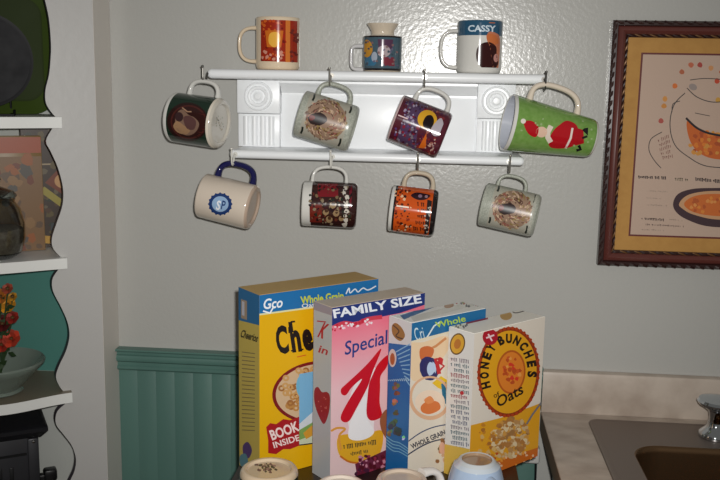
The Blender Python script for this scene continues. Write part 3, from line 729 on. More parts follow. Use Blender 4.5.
K_ = Mug('mug', 'white mug with blue top band and dark brown blob standing right on the shelf', 'mug', 479.5, 46.5, 51, 44.5, 44.5, 90, 0, -.068, g3, stand=TOPZ)
BLB = glaze((42, 84, 112))
K_.body([(.74, WG), (.985, BLB), (1, BLB)], IN, WG, lip=BLB)
p = K_.printer()
p.poly(catmull([(486, 34), (494, 33), (499, 40), (498, 70), (494, 71), (490, 52)]), (196, 120, 90), layer=.5)
p.poly(catmull([(485, 36), (489, 34), (495, 36), (497, 43), (488, 44)]), (202, 112, 62), layer=.8)
p.poly(catmull([(476, 50), (480, 44), (488, 42), (495, 46), (496, 54), (498, 62), (493, 69), (484, 68), (477, 61)]), (52, 18, 18), layer=1.2); p.poly(ell(495.5, 57, 2.5, 4), (196, 140, 130), layer=1.6)
p.text('CASSY', (467, 32), (494, 32), 6, (206, 220, 230), .03, layer=1)
p.poly([(487, 21.5), (493, 21.5), (493, 24), (487, 24)], (190, 110, 70), layer=1)
K_.done(2, 36, 17, .0034, WG)

# ================================================================== TABLE
TT = .91; tl = atZ(232, 478, TT).x; tr_ = atZ(519, 480, TT).x
WD = mat('dark_stained_wood', (44, 30, 26), .35, vary=(6, (30, 20, 18), (1, 8, 1)))
tb = empty('side_table', ((tl+tr_)/2, -.48, 0), 'dark wooden table carrying the cereal boxes and upside-down mugs', 'table')
tw = (tr_-tl)/2
MB().b2((-tw, -.32, TT-.024), (tw, .36, TT), WD, .002).build('table_top', tb)
MB().b2((-tw+.03, -.29, TT-.09), (tw-.03, .33, TT-.0245), WD, .001).build('apron', tb)
for sx in (-1, 1):
    for sy in (-.275, .315):
        MB().b2((sx*(tw-.035)-.018, sy-.018, 0), (sx*(tw-.035)+.018, sy+.018, TT-.0905), WD, .002).build('leg', tb)

# ================================================================== CEREAL BOXES
CARD = mat('grey_cardboard', (150, 136, 112), .7)
class Carton:
    def __init__(s, x, y, a, w_, d, h, label, cf, cs, ct):
        a = math.radians(a); s.O = Vector((x, y, TT+.0005)); s.e = Vector((math.cos(a), math.sin(a), 0)); s.n = Vector((-math.sin(a), math.cos(a), 0))
        s.w, s.d, s.h = w_, d, h
        s.o = empty('cereal_box', s.O, label, 'cereal box', 'cereal boxes on the table', rz=a)
        s.mb = MB(); b = .0012
        V = [(0, 0, 0), (w_, 0, 0), (w_, d, 0), (0, d, 0), (0, 0, h), (w_, 0, h), (w_, d, h), (0, d, h)]
        s.mb.add(V, [(0, 1, 5, 4)], cf); s.mb.add(V, [(3, 0, 4, 7)], cs); s.mb.add(V, [(1, 2, 6, 5)], cs); s.mb.add(V, [(2, 3, 7, 6)], cf); s.mb.add(V, [(0, 1, 2, 3)], CARD); s.mb.add(V, [(4, 5, 6, 7)], ct)
        mt = MB(); s.mt = mt; mt.b2((.001, .001, h), (w_-.001, d-.001, h+.0006), ct); 
    def pr(s, face):
        if face == 'front':
            P0, n_ = s.O, s.n
            to2 = lambda x, y: ((lambda q: (q.dot(s.e), q.z))(at(x, y, P0, n_)-P0))
            p = Print(s.mb, lambda a, b, l: Vector((a, -.0001-.000005*l, b)), to2=to2, clip=(0, s.w, 0, s.h))
        elif face == 'side':
            P0, n_ = s.O, s.e
            to2 = lambda x, y: ((lambda q: (q.dot(s.n), q.z))(at(x, y, P0, n_)-P0))
            p = Print(s.mb, lambda a, b, l: Vector((-.0001-.000005*l, a, b)), to2=to2, clip=(0, s.d, 0, s.h))
        else:
            P0 = s.O+Vector((0, 0, s.h)); n_ = Vector((0, 0, 1))
            to2 = lambda x, y: ((lambda q: (q.dot(s.e), q.dot(s.n)))(at(x, y, P0, n_)-P0))
            p = Print(s.mt, lambda a, b, l: Vector((a, b, s.h+.0007+.000005*l)), to2=to2, clip=(.001, s.w-.001, .001, s.d-.001))
        p.back = lambda a, b: (a, b); p.rough = .42; return p
    def done(s):
        s.mb.build('carton', s.o); s.mt.build('top_flap', s.o)

YEL = ink((224, 172, 8), .4)
# ---- yellow box
b1 = Carton(-.2824, -.4419, 40.9, .237, .070, .313, 'yellow cereal box with blue top, leftmost and tallest of the row', YEL, ink((196, 172, 84), .4), mat('tan_top', (190, 158, 98), .6))
p = b1.pr('front')
p.poly([(250, 285), (390, 272), (390, 296.5), (250, 315.5)], (26, 108, 168))
p.line([(250, 315.8), (390, 297)], 1.6, (220, 220, 170))
p.text('Gco', (264, 309), (283, 307), 10, (236, 240, 244), .02, .3); p.line([(263, 311), (270, 313), (274, 306)], 1.6, (236, 240, 244))
p.text('Whole Grain', (301, 304), (344, 299), 7.5, (196, 206, 60), .03); p.text('Oats', (302, 308), (318, 306), 4, (226, 230, 226), .01)
p.line(catmull([(346, 294), (349, 288), (350, 293), (355, 289), (358, 292), (363, 288), (368, 290), (376, 286)], 4, False), 1.2, (226, 234, 240))
KB = (26, 18, 16)
p.text('C', (277.5, 353), (289.5, 351.5), 27, KB, .04); p.text('h', (292.2, 350.8), (302, 349.4), 29, KB, .05); p.text('e', (303.6, 349.4), (314, 348), 20, KB, .05)
p.text('erios', (316, 347.5), (372, 340), 25, KB, .045)
for (x, y) in ((291, 350.9), (298.5, 350)): p.line([(x, y), (x+5, y-.7)], 1.5, KB)
p.line([(290.6, 322), (295, 321.4)], 1.8, KB); p.line([(289, 327), (289.3, 333)], 1.8, KB)
p.line([(297, 357), (306, 355)], 1.0, (206, 90, 30))
ring_o = ell(318, 392, 46, 31, -.12, 48); 
p.poly(ring_o, (122, 22, 24)); p.poly(ell(318, 392, 42.5, 28, -.12, 48), (206, 176, 140))
for k in range(90):
    a = random.uniform(0, 2*PI); q = math.sqrt(random.random()); x, y = 318+40*q*math.cos(a), 392+26*q*math.sin(a)
    c_ = random.choice([(184, 132, 70), (160, 106, 54), (198, 152, 92)]); l_ = 2.6+k*.006
    p.ring(ell(x, y, 3.4, 3.2, n=12), ell(x, y, 1.5, 1.4, n=12), c_, layer=l_)
p.poly(ell(303, 386, 7, 12), (110, 176, 206), layer=4)
# tag
p.poly([(266, 427), (270, 423), (276, 424), (283, 419), (290, 420), (303, 415), (303, 444), (290, 449), (283, 449), (276, 454), (268, 453), (268, 440)], (166, 22, 30), layer=4.2)
p.text('BOOK', (272, 440), (300, 430), 10, (244, 220, 216), .03, layer=4.6); p.text('INSIDE', (274, 448), (300, 440), 6, (244, 220, 216), .02, layer=4.6)
# pictured book cover
p.poly([(299, 374), (330, 368), (330, 441), (299, 445)], (120, 176, 212), layer=4.8); p.poly([(299, 424), (330, 396), (330, 441), (299, 445)], (206, 214, 220), layer=5)
p.poly([(299, 430), (330, 412), (330, 441), (299, 445)], (122, 160, 84), layer=5.2); p.poly([(299, 440), (330, 428), (330, 441), (299, 445)], (196, 206, 180), layer=5.4); p.poly([(303, 433), (312, 425), (315, 434), (306, 439)], (206, 150, 50), layer=5.5)
p.line([(299, 445), (330, 441)], 1.2, (40, 44, 50), layer=5.7)
p = b1.pr('side')
p.poly([(230, 280), (262, 290), (262, 326), (230, 318)], (44, 104, 150)); p.poly([(241, 299), (247, 301), (247, 320), (241, 318)], (160, 140, 120)); p.poly([(242, 301), (244.5, 302), (244.5, 316), (242, 315)], (190, 190, 200))
p.text('Cheerios', (240, 336.5), (257, 342), 7.5, (40, 34, 24), .03)
for i in range(20):
    y = 352+i*4.1; p.line([(242, y), (255, y+1.6-i*.05)], .9, (128, 112, 72))
p.poly(catmull([(243, 446), (248, 442), (252, 450), (249, 458), (244, 456)]), (84, 60, 110)); p.poly(catmull([(240, 456), (246, 454), (248, 464), (241, 466)]), (90, 130, 140))
b1.done()

# ---- pink box
PK = mat('pink_print', (236, 168, 180), .35)
b2 = Carton(-.1653, -.4415, 42, .194, .052, .297, 'pink cereal box with a huge red letter K, second from left', PK, ink((176, 180, 184), .3), ink((206, 192, 172), .5))
# graded pink printing: rose at the top left, near white in the middle
nt = PK.node_tree; N = nt.nodes; tc = N.new('ShaderNodeTexCoord'); sp = N.new('ShaderNodeSeparateXYZ'); cr = N.new('ShaderNodeValToRGB')
nt.links.new(tc.outputs['Object'], sp.inputs[0])
mr = N.new('ShaderNodeMapRange'); mr.inputs[1].default_value = 0; mr.inputs[2].default_value = .29; nt.links.new(sp.outputs['Z'], mr.inputs[0]); nt.links.new(mr.outputs[0], cr.inputs[0])
cr.color_ramp.elements[0].color = lin((226, 196, 196))+(1,); cr.color_ramp.elements[0].position = .1
cr.color_ramp.elements[1].color = lin((232, 120, 142))+(1,); cr.color_ramp.elements[1].position = .9
e = cr.color_ramp.elements.new(.55); e.color = lin((232, 188, 194))+(1,)
nt.links.new(cr.outputs[0], N['Principled BSDF'].inputs['Base Color'])
p = b2.pr('front')
p.poly([(325, 300), (430, 285), (430, 303), (400, 313), (365, 320), (325, 327)], (30, 50, 120))
p.text('FAMILY SIZE', (334, 318), (422, 302.5), 8.6, (232, 236, 244), .03)
p.line(catmull([(334, 327), (344, 323), (356, 324), (368, 319), (382, 317)], 4, False), 4, (206, 60, 80))
for k in range(26): p.poly(blob(333+k*1.5+random.uniform(-1, 1), 329-k*.35+random.uniform(-3, 3), 1.2), random.choice([(236, 226, 232), (196, 30, 60), (240, 200, 210)]))
p.text('Special', (345, 355), (391, 342), 13, (40, 60, 130), .012, .35)
p.poly(catmull([(348, 404), (362, 372), (378, 372), (374, 420), (372, 440), (352, 436)]), (238, 226, 226))
RK = (200, 14, 34)
p.poly(catmull([(379.6, 349.5), (380.5, 352), (372, 373), (367.5, 387), (356, 409), (349, 421), (342.5, 421.5), (341, 415), (350, 398), (362, 379), (352, 387), (346, 395), (341.5, 394), (341, 389), (346, 384), (358, 373), (369, 362)], 4), RK)
p.poly(catmull([(387.5, 355), (389, 360), (386, 368), (380.5, 376), (380, 388), (379.6, 403), (382, 414), (380, 418), (371, 420.5), (366.5, 414), (367.5, 396), (369, 384), (372, 376), (378, 364)], 4), RK)
p.poly(catmull([(338, 437), (350, 434), (362, 436), (380, 430), (383, 440), (378, 456), (362, 463), (346, 461), (338, 452)]), (222, 166, 36)); p.line(catmull([(331, 431), (337, 428), (345, 429), (339, 436), (341, 450)], 4, False), 2.2, (216, 150, 60))
p.line(catmull([(340, 456), (350, 462), (364, 462), (380, 455)], 4, False), 2, (196, 110, 30))
p.poly(catmull([(350, 424), (358, 408), (366, 396), (366, 416), (374, 432), (362, 440), (349, 438)]), (240, 236, 236))
p.scribble((343, 447), (376, 442), 5, (60, 60, 40), .9); p.scribble((350, 454), (368, 451), 4, (80, 74, 40), .9)
p.poly([(355, 464), (390, 448), (390, 482), (358, 482)], (104, 36, 60))
for k in range(60): p.poly(blob(random.uniform(355, 388), random.uniform(456, 474), random.uniform(1.2, 2.6)), random.choice([(96, 20, 44), (70, 24, 50), (140, 40, 66), (196, 130, 150), (80, 16, 30)]))
p.poly(catmull([(380, 418), (388, 410), (390, 440), (382, 432)]), (150, 90, 60))
p = b2.pr('side')
p.poly([(312, 300), (333, 306), (333, 316), (312, 309)], (150, 140, 150))
p.text('K', (317.5, 336), (324, 338.5), 15, (176, 24, 44), .04, .2); p.line([(317, 321), (326, 322)], 1.2, (176, 40, 60))
p.text('in', (318, 352), (327, 355), 7, (170, 40, 60), .02)
p.poly(catmull([(314.5, 390), (318, 387), (322, 392), (327, 392), (330, 397), (329, 412), (324, 424), (318, 414), (314.5, 402)]), (150, 18, 40))
for k in range(8): p.poly(blob(random.uniform(317, 327), random.uniform(396, 412), .7), (196, 90, 90))
b2.done()

# ---- blue and white box
b3 = Carton(-.0389, -.4247, 43.5, .169, .056, .273, 'white cereal box with blue side and bowl picture, third from left', ink((226, 216, 200), .4), ink((16, 96, 158), .35), ink((240, 240, 234), .5))  # top face colour lifted, light from above is put into it
p = b3.pr('front')
p.poly([(404, 318), (492, 300), (492, 325), (450, 332), (404, 344)], (22, 104, 156)); p.poly([(404, 318), (492, 299), (492, 303), (404, 323)], (220, 222, 216))
p.text('Cri', (416, 341), (425, 339), 13, (206, 226, 232), .0); p.line([(426, 339), (434, 326), (440, 322)], 1.4, (222, 232, 232)); p.text('Whole', (436, 328), (466, 321), 6, (176, 204, 70), .02); p.line([(404, 344), (450, 332), (470, 327)], 2, (226, 216, 190))
p.poly(catmull([(408, 346), (424, 342), (446, 336), (448, 350), (430, 372), (412, 380)]), (232, 204, 168))
p.line([(424, 352), (436, 346), (446, 338)], 2.4, (206, 140, 90)); p.poly(catmull([(420, 349), (428, 346), (434, 350), (430, 359), (421, 360)]), (204, 108, 56))
p.poly(ell(430.5, 369, 8.5, 11.5), (44, 40, 96)); p.poly(ell(431.5, 369, 4.6, 7.6), (186, 206, 232))
p.text('C', (422, 381), (436, 378), 23, (40, 40, 100), .03)
p.text('r', (437, 373), (446, 371), 15, (196, 36, 40), .05); p.line([(438, 362), (444, 366), (439, 371)], 2.2, (190, 30, 40))
p.poly([(432, 383), (441, 376), (447, 380), (446, 391), (438, 388)], (232, 188, 30)); p.poly([(441, 384), (446, 382), (446, 404), (443, 402)], (40, 110, 140))
p.ring(ell(430, 398, 21, 22, 0, 40), ell(430, 397, 18, 19, 0, 40), (222, 176, 140)); p.poly(ell(430, 402, 15, 12), (238, 214, 190))
p.poly(catmull([(421, 406), (428, 401), (438, 402), (440, 409), (430, 414), (422, 412)]), (218, 118, 56)); p.poly(catmull([(424, 400), (430, 396), (434, 401), (428, 404)]), (228, 140, 80))
p.line(catmull([(406, 443), (420, 433), (434, 427), (450, 424)], 5, False), 1.1, (60, 76, 110)); p.line(catmull([(406, 456), (420, 447), (434, 441), (450, 438)], 5, False), 1.3, (50, 60, 84))
p.text('WHOLE GRAIN', (412, 449), (446, 434), 5, (36, 40, 60), .03)
for k in range(40): p.poly(blob(random.uniform(437, 460), random.uniform(440, 462), random.uniform(1, 2.4)), random.choice([(190, 130, 100), (150, 104, 66), (216, 176, 140), (116, 100, 60)]))
p.poly(ell(442, 448, 3, 6), (226, 176, 150))
p = b3.pr('side')
p.poly([(380, 305), (415, 320), (415, 346), (380, 342)], (206, 206, 204)); p.poly(catmull([(392, 326), (396, 323), (402, 328), (405, 336), (400, 341), (393, 335)]), (150, 110, 56)); p.line(catmull([(393, 325), (399, 331), (396, 336), (403, 339)], 4, False), 1.2, (70, 56, 40))
for i in range(9): p.line([(396+i*1.2, 352+i*3.4), (410, 344+i*5.2)], 1.1, (130, 176, 206))
p.poly(ell(392.5, 358, 4, 9), (206, 190, 180)); p.poly(ell(392.5, 359, 2.4, 6), (166, 90, 50))
for x, y, r, cc in ((396, 386, 3.6, (150, 104, 70)), (397, 394, 3.2, (120, 70, 50)), (395, 402, 3.6, (166, 110, 80)), (396, 412, 3, (90, 90, 60)), (393, 424, 5, (60, 84, 70)), (398, 432, 5, (50, 70, 80)), (390, 433, 3, (130, 110, 80)), (404, 438, 2, (190, 200, 210))):
    for q in range(5): p.poly(blob(x+random.uniform(-r, r)*.5, y+random.uniform(-r, r)*.6, r*.6), tuple(int(v*random.uniform(.6, 1.2)) for v in cc))
for k in range(4): p.line(catmull([(386, 436+k*3), (393, 441+k*3.2), (400, 443+k*3), (410, 450+k*2.6)], 4, False), .8, (120, 176, 204))
for k in range(12): p.line([(386+k*2, 380-k*.2), (386.6+k*2, 381)], .8, (170, 200, 214))
p = b3.pr('top')
p.poly([(400, 316), (436, 304), (438, 306), (404, 320)], (30, 100, 150)); p.poly([(410, 317), (470, 302), (474, 306), (414, 322)], (214, 214, 204)); p.poly(ell(449, 306, 5, 2.4, -.2), (160, 116, 70))
for k in range(22): p.poly(blob(random.uniform(452, 484), random.uniform(297, 307), 1.3), random.choice([(40, 44, 44), (120, 130, 60), (90, 90, 100), (170, 60, 50)]))
b3.done()

# ---- white box with gold oval
b4 = Carton(.0615, -.4125, 46.1, .182, .056, .256, 'white cereal box with gold oval reading HONEY BUNCHES, rightmost of the row', ink((226, 216, 202), .4), ink((214, 212, 208), .4), ink((246, 242, 232), .5))  # whiter top colour carries the ceiling light falling on it
p = b4.pr('front')
p.poly([(460, 428), (500, 418), (560, 396), (560, 480), (460, 492)], (222, 160, 34), layer=.3)
p.poly([(527, 412), (560, 398), (560, 443), (527, 450)], (224, 160, 30), layer=.5); p.poly([(470, 470), (560, 440), (560, 470), (470, 500)], (202, 104, 30), layer=.5)
p.poly(ell(508.5, 372, 31, 45, .06, 56), (146, 52, 22), layer=1)
p.many([ell(508.5+30*math.cos(a)-2*math.sin(a), 372+44*math.sin(a), 1.7, 1.7, n=8) for a in (2*PI*k/46 for k in range(46))], (176, 62, 24), layer=1.15)
p.poly(ell(508.5, 372, 28, 41.5, .06, 56), (228, 164, 30), layer=1.3)
p.poly(ell(511, 372, 14.5, 22, .06, 40), (186, 92, 30), layer=1.6); p.poly(ell(511, 372, 12.8, 20, .06, 40), (226, 130, 44), layer=1.8)
for k in range(30):
    a = random.uniform(0, 2*PI); q = math.sqrt(random.random()); p.poly(blob(511+9*q*math.cos(a), 372+15*q*math.sin(a), random.uniform(1, 2.4)), random.choice([(206, 90, 40), (236, 160, 80), (190, 80, 34), (216, 60, 40)]), layer=2+k*.01)
def arctext(txt, a0, a1, rx, ry, h, wd):
    n = len(txt)
    for i, ch in enumerate(txt):
        if ch == ' ': continue
        a = math.radians(a0+(a1-a0)*i/(n-1)); cx, cy = 508.5+rx*math.cos(a), 372+ry*math.sin(a)
        tx, ty = -math.sin(a)*rx, math.cos(a)*ry; q = math.hypot(tx, ty); tx /= q; ty /= q
        p.text(ch, (cx-tx*wd/2, cy-ty*wd/2), (cx+tx*wd/2, cy+ty*wd/2), h, (34, 24, 18), .06, layer=2.4)
arctext('HONEY', 157, 226, 20.5, 31, 8.5, 6.6); arctext('BUNCHES', 252, 364, 19.5, 29.5, 8.8, 6.2)
p.text('Oats', (499, 407), (525, 392), 10, (40, 28, 20), .02, .3, layer=2.4); p.text('of', (494, 398), (500, 396), 5, (40, 28, 20), .01, layer=2.4)
p.poly(ell(490, 337, 7.6, 8), (176, 28, 44), layer=2.6)
p.line([(486, 338), (494, 335)], 1.6, (240, 210, 214), layer=2.8); p.line([(488, 334), (492, 341)], 1.6, (240, 210, 214), layer=2.8)
for k in range(190):
    a = random.uniform(0, 2*PI); q = math.sqrt(random.random()); x, y = 510+19*q*math.cos(a), 438+19*q*math.sin(a)
    p.poly(blob(x, y-(x-510)*.25, random.uniform(1.4, 3.2)), random.choice([(206, 176, 130), (186, 140, 86), (222, 200, 160), (160, 116, 66), (206, 150, 70), (176, 120, 60)]), layer=3+k*.01)
for k in range(26): p.poly(blob(random.uniform(478, 500), random.uniform(424, 456), random.uniform(1, 2.6)), random.choice([(196, 130, 40), (214, 176, 110), (170, 110, 46)]), layer=3)
p.line([(541, 402), (532, 414), (526, 424)], 1.8, (120, 116, 120), layer=5.2)
for k in range(30): p.poly(blob(random.uniform(480, 536), random.uniform(452, 470)-0, 1.4), random.choice([(232, 190, 150), (190, 80, 24), (226, 150, 60)]), layer=5)
p = b4.pr('side')
p.poly(ell(457.5, 344, 7.6, 11, .2), (96, 70, 30)); p.poly(ell(457.5, 344, 6.4, 9.6, .2), (206, 156, 50)); p.poly(ell(457.5, 344, 3.4, 5, .2), (176, 110, 44))
for i in range(19):
    y = 360+i*5.2
    p.scribble((450.5, y-1), (469, y+1.8), 4.2, random.choice([(90, 96, 120), (150, 70, 80), (70, 100, 110), (120, 110, 120)]), .8)
p.poly(ell(462, 393, 2, 2), (180, 40, 50)); p.poly([(440, 443), (474, 450), (474, 495), (440, 490)], (206, 170, 70))
p = b4.pr('top')
p.line([(466, 323), (488, 318)], 3.2, (166, 40, 46)); p.poly(ell(506, 316, 6, 4.5), (196, 150, 60)); p.line(catmull([(510, 308), (514, 313), (522, 312), (533, 308)], 4, False), 1, (60, 50, 50))
for k in range(14): p.poly(blob(random.uniform(452, 470), random.uniform(318, 328), 1), (120, 110, 110))
b4.done()

# ================================================================== UPSIDE-DOWN MUGS on the table
def down_mug(label, cx, cy, hgt, Rb, Rr, rings, base_m, hdir, hm, art=None, r=.0045, H=.03, zf=.5, sf=.62, pw=1, foot=None):
    P = atZ(cx, cy, TT+hgt); m = Matrix.Identity(4)
    z = Vector((0, 0, -1)); h = Vector((math.cos(hdir), math.sin(hdir), 0)); y = z.cross(h)
    for i in range(3): m[i][0] = h[i]; m[i][1] = y[i]; m[i][2] = z[i]
    m.translation = (P.x, P.y, TT+hgt+.0006)
    o = empty('mug', None, label, 'mug', g4, mtx=m); mb = MB()
    rd = mug_body(mb, Rb, Rr, hgt, rings, IN, base_m, pw=pw, foot=foot)
    if art:
        pr = Print(mb, lambda a, b, l: m.inverted() @ (atZ(a, b, TT+hgt-.0035)) * 1.0); 
        def mp(a, b, l):
            q = m.inverted() @ atZ(a, b, TT+hgt-.0035); q.z = .0039-.000005*l; return q
        pr.map = mp; pr.rough = .4; art(pr)
    mb.build('body', o); mug_handle(None, hgt*zf, hgt*sf, H, r, hm, o, Rf=rd)
def stamp(p):
    for k in range(34):
        p.poly(blob(random.gauss(266, 5.5), random.gauss(467.5, 2.4), random.uniform(.8, 2.2), ry=1.1), random.choice([(110, 80, 76), (60, 66, 50), (146, 110, 104), (84, 70, 62)]), layer=1+k*.04)
down_mug('dark green upside-down mug with cream base and printed stamp, leftmost on the table', 269, 468, .094, .0425, .0425, [(.07, glaze((206, 184, 156))), (1, DG)], glaze((206, 184, 156)), math.radians(205), BKG, stamp, H=.012)
down_mug('upside-down white mug showing only the top of its base, second from left', 341, 484, .090, .036, .040, [(1, glaze((214, 200, 186)))], glaze((214, 200, 186)), math.radians(250), WG)
down_mug('upside-down beige mug with white looped handle before the blue and white box', 402, 478, .093, .0375, .041, [(1, glaze((206, 194, 176)))], glaze((196, 178, 160)), math.radians(40), glaze((222, 216, 210)), H=.037, r=.0056, zf=.40, sf=.76)
down_mug('light blue upside-down mug flaring towards its rim, rightmost on the table', 477, 459, .098, .0292, .054, [(.03, glaze((190, 198, 206))), (1, glaze((164, 182, 206)))], glaze((158, 130, 104)), math.radians(-60), glaze((164, 182, 206)), pw=.62, foot=glaze((190, 194, 196)))

# ================================================================== COUNTER, SINK, FAUCET HANDLE
LAM = mat('stone_laminate', (194, 180, 166), .38, vary=(16, (168, 152, 138), (1, 1.6, 1))); LAME = mat('laminate_edge', (150, 128, 108), .45)
CT_ = .897; CX = .222
ctr = empty('countertop', (CX, 0, CT_), 'beige stone-patterned laminate countertop with backsplash at the right', 'countertop')
sx0, sx1, sy0, sy1 = .310, 1.06, -.50, -.052
mb = MB()
def cbox(a, b, m, **k): mb.b2(tuple(a[i]-(CX, 0, CT_)[i] for i in range(3)), tuple(b[i]-(CX, 0, CT_)[i] for i in range(3)), m, **k)
h_ = .010  # cut-out is smaller than the sink rim
for a, b in (((CX, -.64, CT_-.038), (sx0+h_, -.021, CT_)), ((sx1-h_, -.64, CT_-.038), (1.9, -.021, CT_)), ((sx0+h_, sy1-h_, CT_-.038), (sx1-h_, -.021, CT_)), ((sx0+h_, -.64, CT_-.038), (sx1-h_, sy0+h_, CT_))): cbox(a, b, LAM)
cbox((CX-.0012, -.64, CT_-.038), (CX-.0001, -.021, CT_-.0005), LAME)
mb.build('slab', ctr)
mb = MB(); prof = [(-.001, -.0), (-.0205, 0), (-.0205, .080), (-.018, .0855), (-.012, .087), (-.001, .087)]
mb.prism(prof, lambda a, b: Vector((0, a, b)), (1.9-CX, 0, 0), LAM); mb.build('backsplash', ctr)
cb = empty('base_cabinet', (.25, -.3, 0), 'grey-green base cabinet under the countertop', 'cabinet')
CBM = mat('grey_green_paint', (104, 118, 124), .45)
MB().b2((0, -.3, .1), (.018, .28, CT_-.0386), CBM).build('side_panel', cb)
MB().b2((.0, .262, .1), (1.62, .279, CT_-.0386), CBM).build('back_panel', cb)
MB().b2((.0185, -.3, .1), (1.62, -.28, CT_-.0386), CBM).build('front_panel', cb)
MB().b2((.0, -.24, 0), (1.62, .279, .0995), CBM).build('plinth', cb)
# sink
ST = mat('brushed_steel', (130, 118, 110), .42, metal=.55, spec=.5, bump=(300, .05, .0005)); STB = mat('bowl_steel', (126, 98, 70), .26, metal=.85)
sk = empty('kitchen_sink', (sx0, sy1, CT_), 'brushed stainless steel drop-in sink with rounded basin', 'sink')
def rr2(xa, xb, ya, yb, r, n=10):
    P = []
    for cx, cy, a in ((xb-r, yb-r, 0), (xa+r, yb-r, PI/2), (xa+r, ya+r, PI), (xb-r, ya+r, 3*PI/2)):
        P += [(cx+r*math.cos(a+PI/2*k/n), cy+r*math.sin(a+PI/2*k/n)) for k in range(n+1)]
    return P
bx0, bx1, by0, by1 = .368, .695, -.478, -.178
def loc_(P, z): return [Vector((x-sx0, y-sy1, z)) for x, y in P]
def sink():
    rim = MB()
    R = [(rr2(sx0, sx1, sy0, sy1, .022), .0004), (rr2(sx0+.001, sx1-.001, sy0+.001, sy1-.001, .022), .003), (rr2(sx0+.006, sx1-.006, sy0+.006, sy1-.006, .018), .0042), (rr2(sx0+.011, sx1-.011, sy0+.011, sy1-.011, .014), .003)]
    n = len(R[0][0])
    for i in range(3): rim.add(loc_(*R[i])+loc_(*R[i+1]), [(k, (k+1) % n, (k+1) % n+n, k+n) for k in range(n)], ST, True)
    # deck between rim and two basins: left basin and right basin openings via strips
    B1 = rr2(bx0, bx1, by0, by1, .055); B2 = rr2(bx1+.03, sx1-.035, by0, by1, .055)
    xm = bx1+.015
    O1 = rr2(sx0+.011, xm, sy0+.011, sy1-.011, .0005); O2 = rr2(xm, sx1-.011, sy0+.011, sy1-.011, .0005)
    for O_1, B_1 in ((O1, B1), (O2, B2)):
        rim.add(loc_(O_1, .003)+loc_(B_1, .003), [(k, (k+1) % n, (k+1) % n+n, k+n) for k in range(n)], ST, False)
    rim.build('rim', sk)
    for (xa, xb) in ((bx0, bx1), (bx1+.03, sx1-.035)):
        bw_ = MB(); L = []
        for ins, z, r in ((0, .003, .055), (.0010, .0026, .0545), (.003, .0008, .053), (.0048, -.003, .052), (.0058, -.009, .052), (.007, -.05, .05), (.011, -.13, .05), (.018, -.152, .05), (.035, -.166, .05), (.07, -.170, .04)):
            L.append(loc_(rr2(xa+ins, xb-ins, by0+ins, by1-ins, r), z))
        for i in range(len(L)-1): bw_.add(L[i]+L[i+1], [(k, (k+1) % n, (k+1) % n+n, k+n) for k in range(n)], STB, True)
        bw_.add(L[-1], [tuple(range(n))], STB); b_ = bw_.build('basin', sk)
        dr = MB(); cx, cy = (xa+xb)/2-sx0, (by0+by1)/2-sy1
        dr.lathe([(0, -.1675), (.02, -.1675), (.024, -.166), (.04, -.1685), (.043, -.1695)], mat('chrome', (200, 205, 210), .06, metal=1), 32, c=(cx, cy, 0)); dr.build('drain', b_)
sink()
CH = mat('chrome', (200, 205, 210), .06, metal=1)
fp = atZ(715, 437, CT_+.003)
fh = empty('faucet_handle', (fp.x, fp.y, CT_+.0035), 'chrome faucet handle with flared cap on the sink deck', 'faucet')
mb = MB(); mb.lathe([(0, 0), (.031, 0), (.032, .004), (.030, .010), (.022, .016), (.017, .022), (.0155, .030), (0, .030)], CH, 40); mb.build('base', fh)
mb = MB(); mb.lathe([(0, .0302), (.0145, .0302), (.0135, .040), (.016, .052), (.026, .060), (.036, .066), (.0385, .071), (.035, .0755), (.018, .079), (0, .080)], CH, 40)
mb.build('knob', fh)

# wall adapter on the wainscot
pc = atY(531, 453, -.02)
ad = empty('power_adapter', (pc.x, -.0105, pc.z), 'small white plug-in adapter on the teal wainscot beside the counter', 'adapter')
mb = MB(); mb.box((0, -.014, 0), (.034, .027, .034), mat('white_plastic', (206, 204, 200), .35), .005, 3)
mb.box((0, -.0278, .002), (.008, .001, .010), BK, .0003)
mb.build('housing', ad)
MB().tube([(.010, -.016, -.016), (.011, -.018, -.05), (.009, -.010, -.16), (.008, -.012, -.5), (.0, -.03, -.785)], .0022, BK, 8).build('cord', ad)

# ================================================================== FRAMED PICTURE
FX0, FX1, FZ0, FZ1 = .317, .783, 1.2095, 1.687
fr = empty('framed_picture', ((FX0+FX1)/2, 0, FZ0), 'framed recipe print in dark rope-carved wooden frame on the wall at right', 'picture')
FO = Vector(((FX0+FX1)/2, 0, FZ0))
def fl_(mb): mb.v = [(v[0]-FO.x, v[1]-FO.y, v[2]-FO.z) for v in mb.v]; return mb
DF = mat('dark_mahogany', (46, 24, 22), .3, coat=.3); RF = mat('red_mahogany', (96, 50, 44), .28, coat=.4); GO = mat('old_gold', (110, 78, 46), .35, metal=.4)
Wf = .0315
prof = [(0, -.001), (0, -.018), (.004, -.023), (.009, -.024), (.011, -.019), (.014, -.0225), (.019, -.025), (.024, -.022), (.026, -.017), (.0315, -.014), (.0315, -.001)]
mk = [DF, DF, DF, DF, RF, RF, RF, RF, DF, DF, DF]
def mitre(o, z):
    return [Vector((FX0+o, z, FZ0+o)), Vector((FX1-o, z, FZ0+o)), Vector((FX1-o, z, FZ1-o)), Vector((FX0+o, z, FZ1-o))]
mb = MB()
for i in range(len(prof)):
    j = (i+1) % len(prof); a = mitre(*prof[i]); b = mitre(*prof[j])
    mb.add(a+b, [(k, (k+1) % 4, (k+1) % 4+4, k+4) for k in range(4)], mk[i], False)
